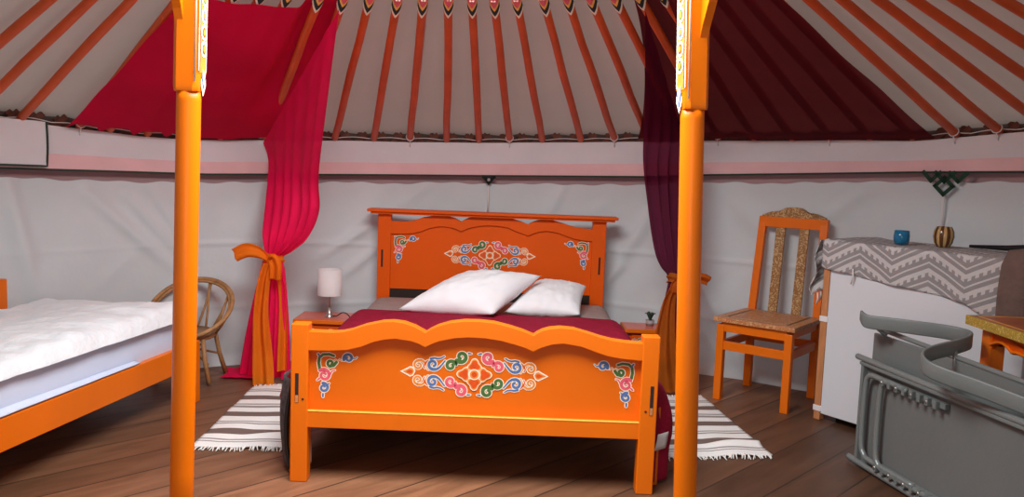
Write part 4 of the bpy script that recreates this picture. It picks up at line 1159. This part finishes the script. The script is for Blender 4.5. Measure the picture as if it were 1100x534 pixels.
# armrest: one flat band bent into an S, world coordinates measured from the place
TF = Matrix.Translation((1.520, 3.445, 0)) @ Matrix.Rotation(math.atan2(-.98, .18), 4, 'Z'); TFi = TF.inverted()
Spts = [(1.475, 3.44, .645), (1.485, 3.40, .628), (1.55, 3.345, .628), (1.62, 3.285, .630), (1.72, 3.215, .628), (1.765, 3.15, .624), (1.745, 3.09, .618), (1.66, 3.035, .606),
        (1.56, 2.985, .594), (1.49, 2.93, .582), (1.468, 2.86, .566), (1.50, 2.79, .552), (1.56, 2.72, .538), (1.63, 2.62, .520), (1.70, 2.50, .50), (1.76, 2.38, .485)]
sp = spline(Spts, 8); b = BM()
rows = []
for i, p in enumerate(sp):
    d = sp[min(len(sp)-1, i+1)]-sp[max(0, i-1)]; d.z = 0; d.normalize(); n_ = Vector((-d.y, d.x, 0))
    h_ = .028*(1 if i > 6 else .75+.25*i/6); w_ = .0035
    ring = [(-w_, -h_), (w_, -h_), (w_+.002, -h_+.005), (w_+.002, h_-.005), (w_, h_), (-w_, h_), (-w_-.002, h_-.005), (-w_-.002, -h_+.005)]
    rows.append([b.verts.new(TFi @ (p+n_*a+Vector((0, 0, c)))) for a, c in ring])
for a, c in zip(rows, rows[1:]):
    for q in range(8): b.faces.new((a[q], a[(q+1) % 8], c[(q+1) % 8], c[q])).smooth = True
b.faces.new(rows[0]); b.faces.new(rows[-1])
obj('armrest', b, M['greyp'], fc)
for pa, pb in (((1.51, 3.385, .615), (1.555, 3.37, .575)), ((1.66, 3.035, .59), (1.66, 3.02, .50)), ((1.66, 2.57, .50), (1.69, 2.575, .42))):
    b = BM(); tube(b, [TFi @ Vector(pa), TFi @ Vector(pb)], .009, 8); obj('armrest_post', b, M['greym'], fc)

# ------------------------------------------------------------------ ornaments on the wall, flap of the frieze
def knot(az, size, m, label, full):
    c = wallp(az, hemz(az)-.010, R-.040); a = math.radians(az)
    root = thing('wall_ornament', label, 'ornament', c, -a, 'knot ornaments under the frieze')
    b = BM()
    def st(pts, w=.012, closed=False):
        P = [Vector((p[0]*size, 0, p[1]*size)) for p in pts]
        n = len(P)
        for i in range(n if closed else n-1):
            p, q = P[i], P[(i+1) % n]; d = (q-p); L_ = d.length; d.normalize()
            w_ = Vector((0, 1, 0)).cross(d)
            box(b, (p+q)/2, (w*size/.1, .006, L_+w*size/.1), Matrix((w_, Vector((0, 1, 0)), d)).transposed())
    if full:
        st([(0, -.20), (.40, -.60), (0, -1.0), (-.40, -.60)], .017, True)
        st([(-.98, .04), (-.62, -.36), (-.22, .04)], .017); st([(.98, .04), (.62, -.36), (.22, .04)], .017); st([(-.42, .04), (0, -.38), (.42, .04)], .017)
    else:
        st([(-.55, 0), (0, -.62), (.55, 0)], .03); st([(-.55, .02), (.55, .02)], .026); st([(0, -.3), (0, -.5)], .03); st([(-.3, -.18), (-.14, -.36)], .03); st([(.3, -.18), (.14, -.36)], .03)
    obj('knot', b, m, root)
    b = BM(); ln = .22 if full else .16
    tube(b, [(0, .004, -size*.9), (.002, .010, -size-ln*.5), (0, .016, -size-ln)], .005, 6); obj('cord', b, M['cordw'], root)
    if not full:
        b = BM(); lathe(b, [(0, -.006), (.010, -.005), (.010, 0)], 14)
        for v in b.verts: v.co = Vector((v.co.x, v.co.z, v.co.y-.018))
        obj('stud', b, M['greycup'], root)
def azof(x, y): return math.degrees(math.atan2(x-CX, y-CY))
knot(azof(-.158, 5.126), .060, M['knotd'], 'small dark diamond ornament under the frieze above the big bed', False)
knot(azof(2.139, 4.178), .105, M['knot'], 'dark green endless knot ornament under the frieze above the cabinet', True)
b = BM()
def flap(s, t):
    az = lerp(-62, -50.9, s); z = lerp(hemz(az)+.015, topz(az)+.012, t); return wallp(az, z, R-.045-.008*math.sin(t*PI)-.004*vn(s*4, t*3))
grid(b, flap, 24, 10, 0)
tube(b, [flap(q/24, 0) for q in range(25)]+[flap(1, q/10) for q in range(1, 11)], .006, 6, mi=1)
o = obj('frieze_flap', b, [M['band'], M['hem']], smooth=True); tag(o, 'white frieze flap edged in dark green above the low bed at left', 'fabric flap')

# ------------------------------------------------------------------ light, camera
def area(name, loc, rot, sx, sy, power, col, shape='RECTANGLE'):
    l = bpy.data.lights.new(name, 'AREA'); l.shape = shape; l.size = sx; l.size_y = sy; l.energy = power; l.color = col
    o = bpy.data.objects.new(name, l); COL.objects.link(o); o.location = loc; o.rotation_euler = rot; return o
area('crown_daylight', (KX, KY, KZ+.03), (0, 0, 0), 1.3, 1.3, 104, (.94, .98, 1.0), 'DISK')
area('added_doorway_fill', (-.1, CY-R+.02, .95), (math.radians(90), 0, 0), .9, .8, 6, (.95, .97, 1.0))  # weak fill lamp added at an unseen door opening behind the camera
w = bpy.data.worlds.new('daylight'); scene.world = w; w.use_nodes = True
w.node_tree.nodes['Background'].inputs[0].default_value = (.85, .92, 1.0, 1); w.node_tree.nodes['Background'].inputs[1].default_value = .8

cam = bpy.data.cameras.new('camera'); co = bpy.data.objects.new('camera', cam); COL.objects.link(co)
cam.sensor_width = 36; cam.lens = 890.09/1100*36; cam.clip_start = .05
co.matrix_world = Matrix.Translation((0, 0, 1.2122)) @ Matrix.Rotation(math.radians(90)-.0984, 4, 'X') @ Matrix.Rotation(.0371, 4, 'Z')
scene.camera = co
vs = scene.view_settings
scene.display_settings.display_device = 'sRGB'
vs.view_transform = 'Standard'; vs.look = 'None'; vs.gamma = 1; vs.exposure = 0; vs.use_curve_mapping = False
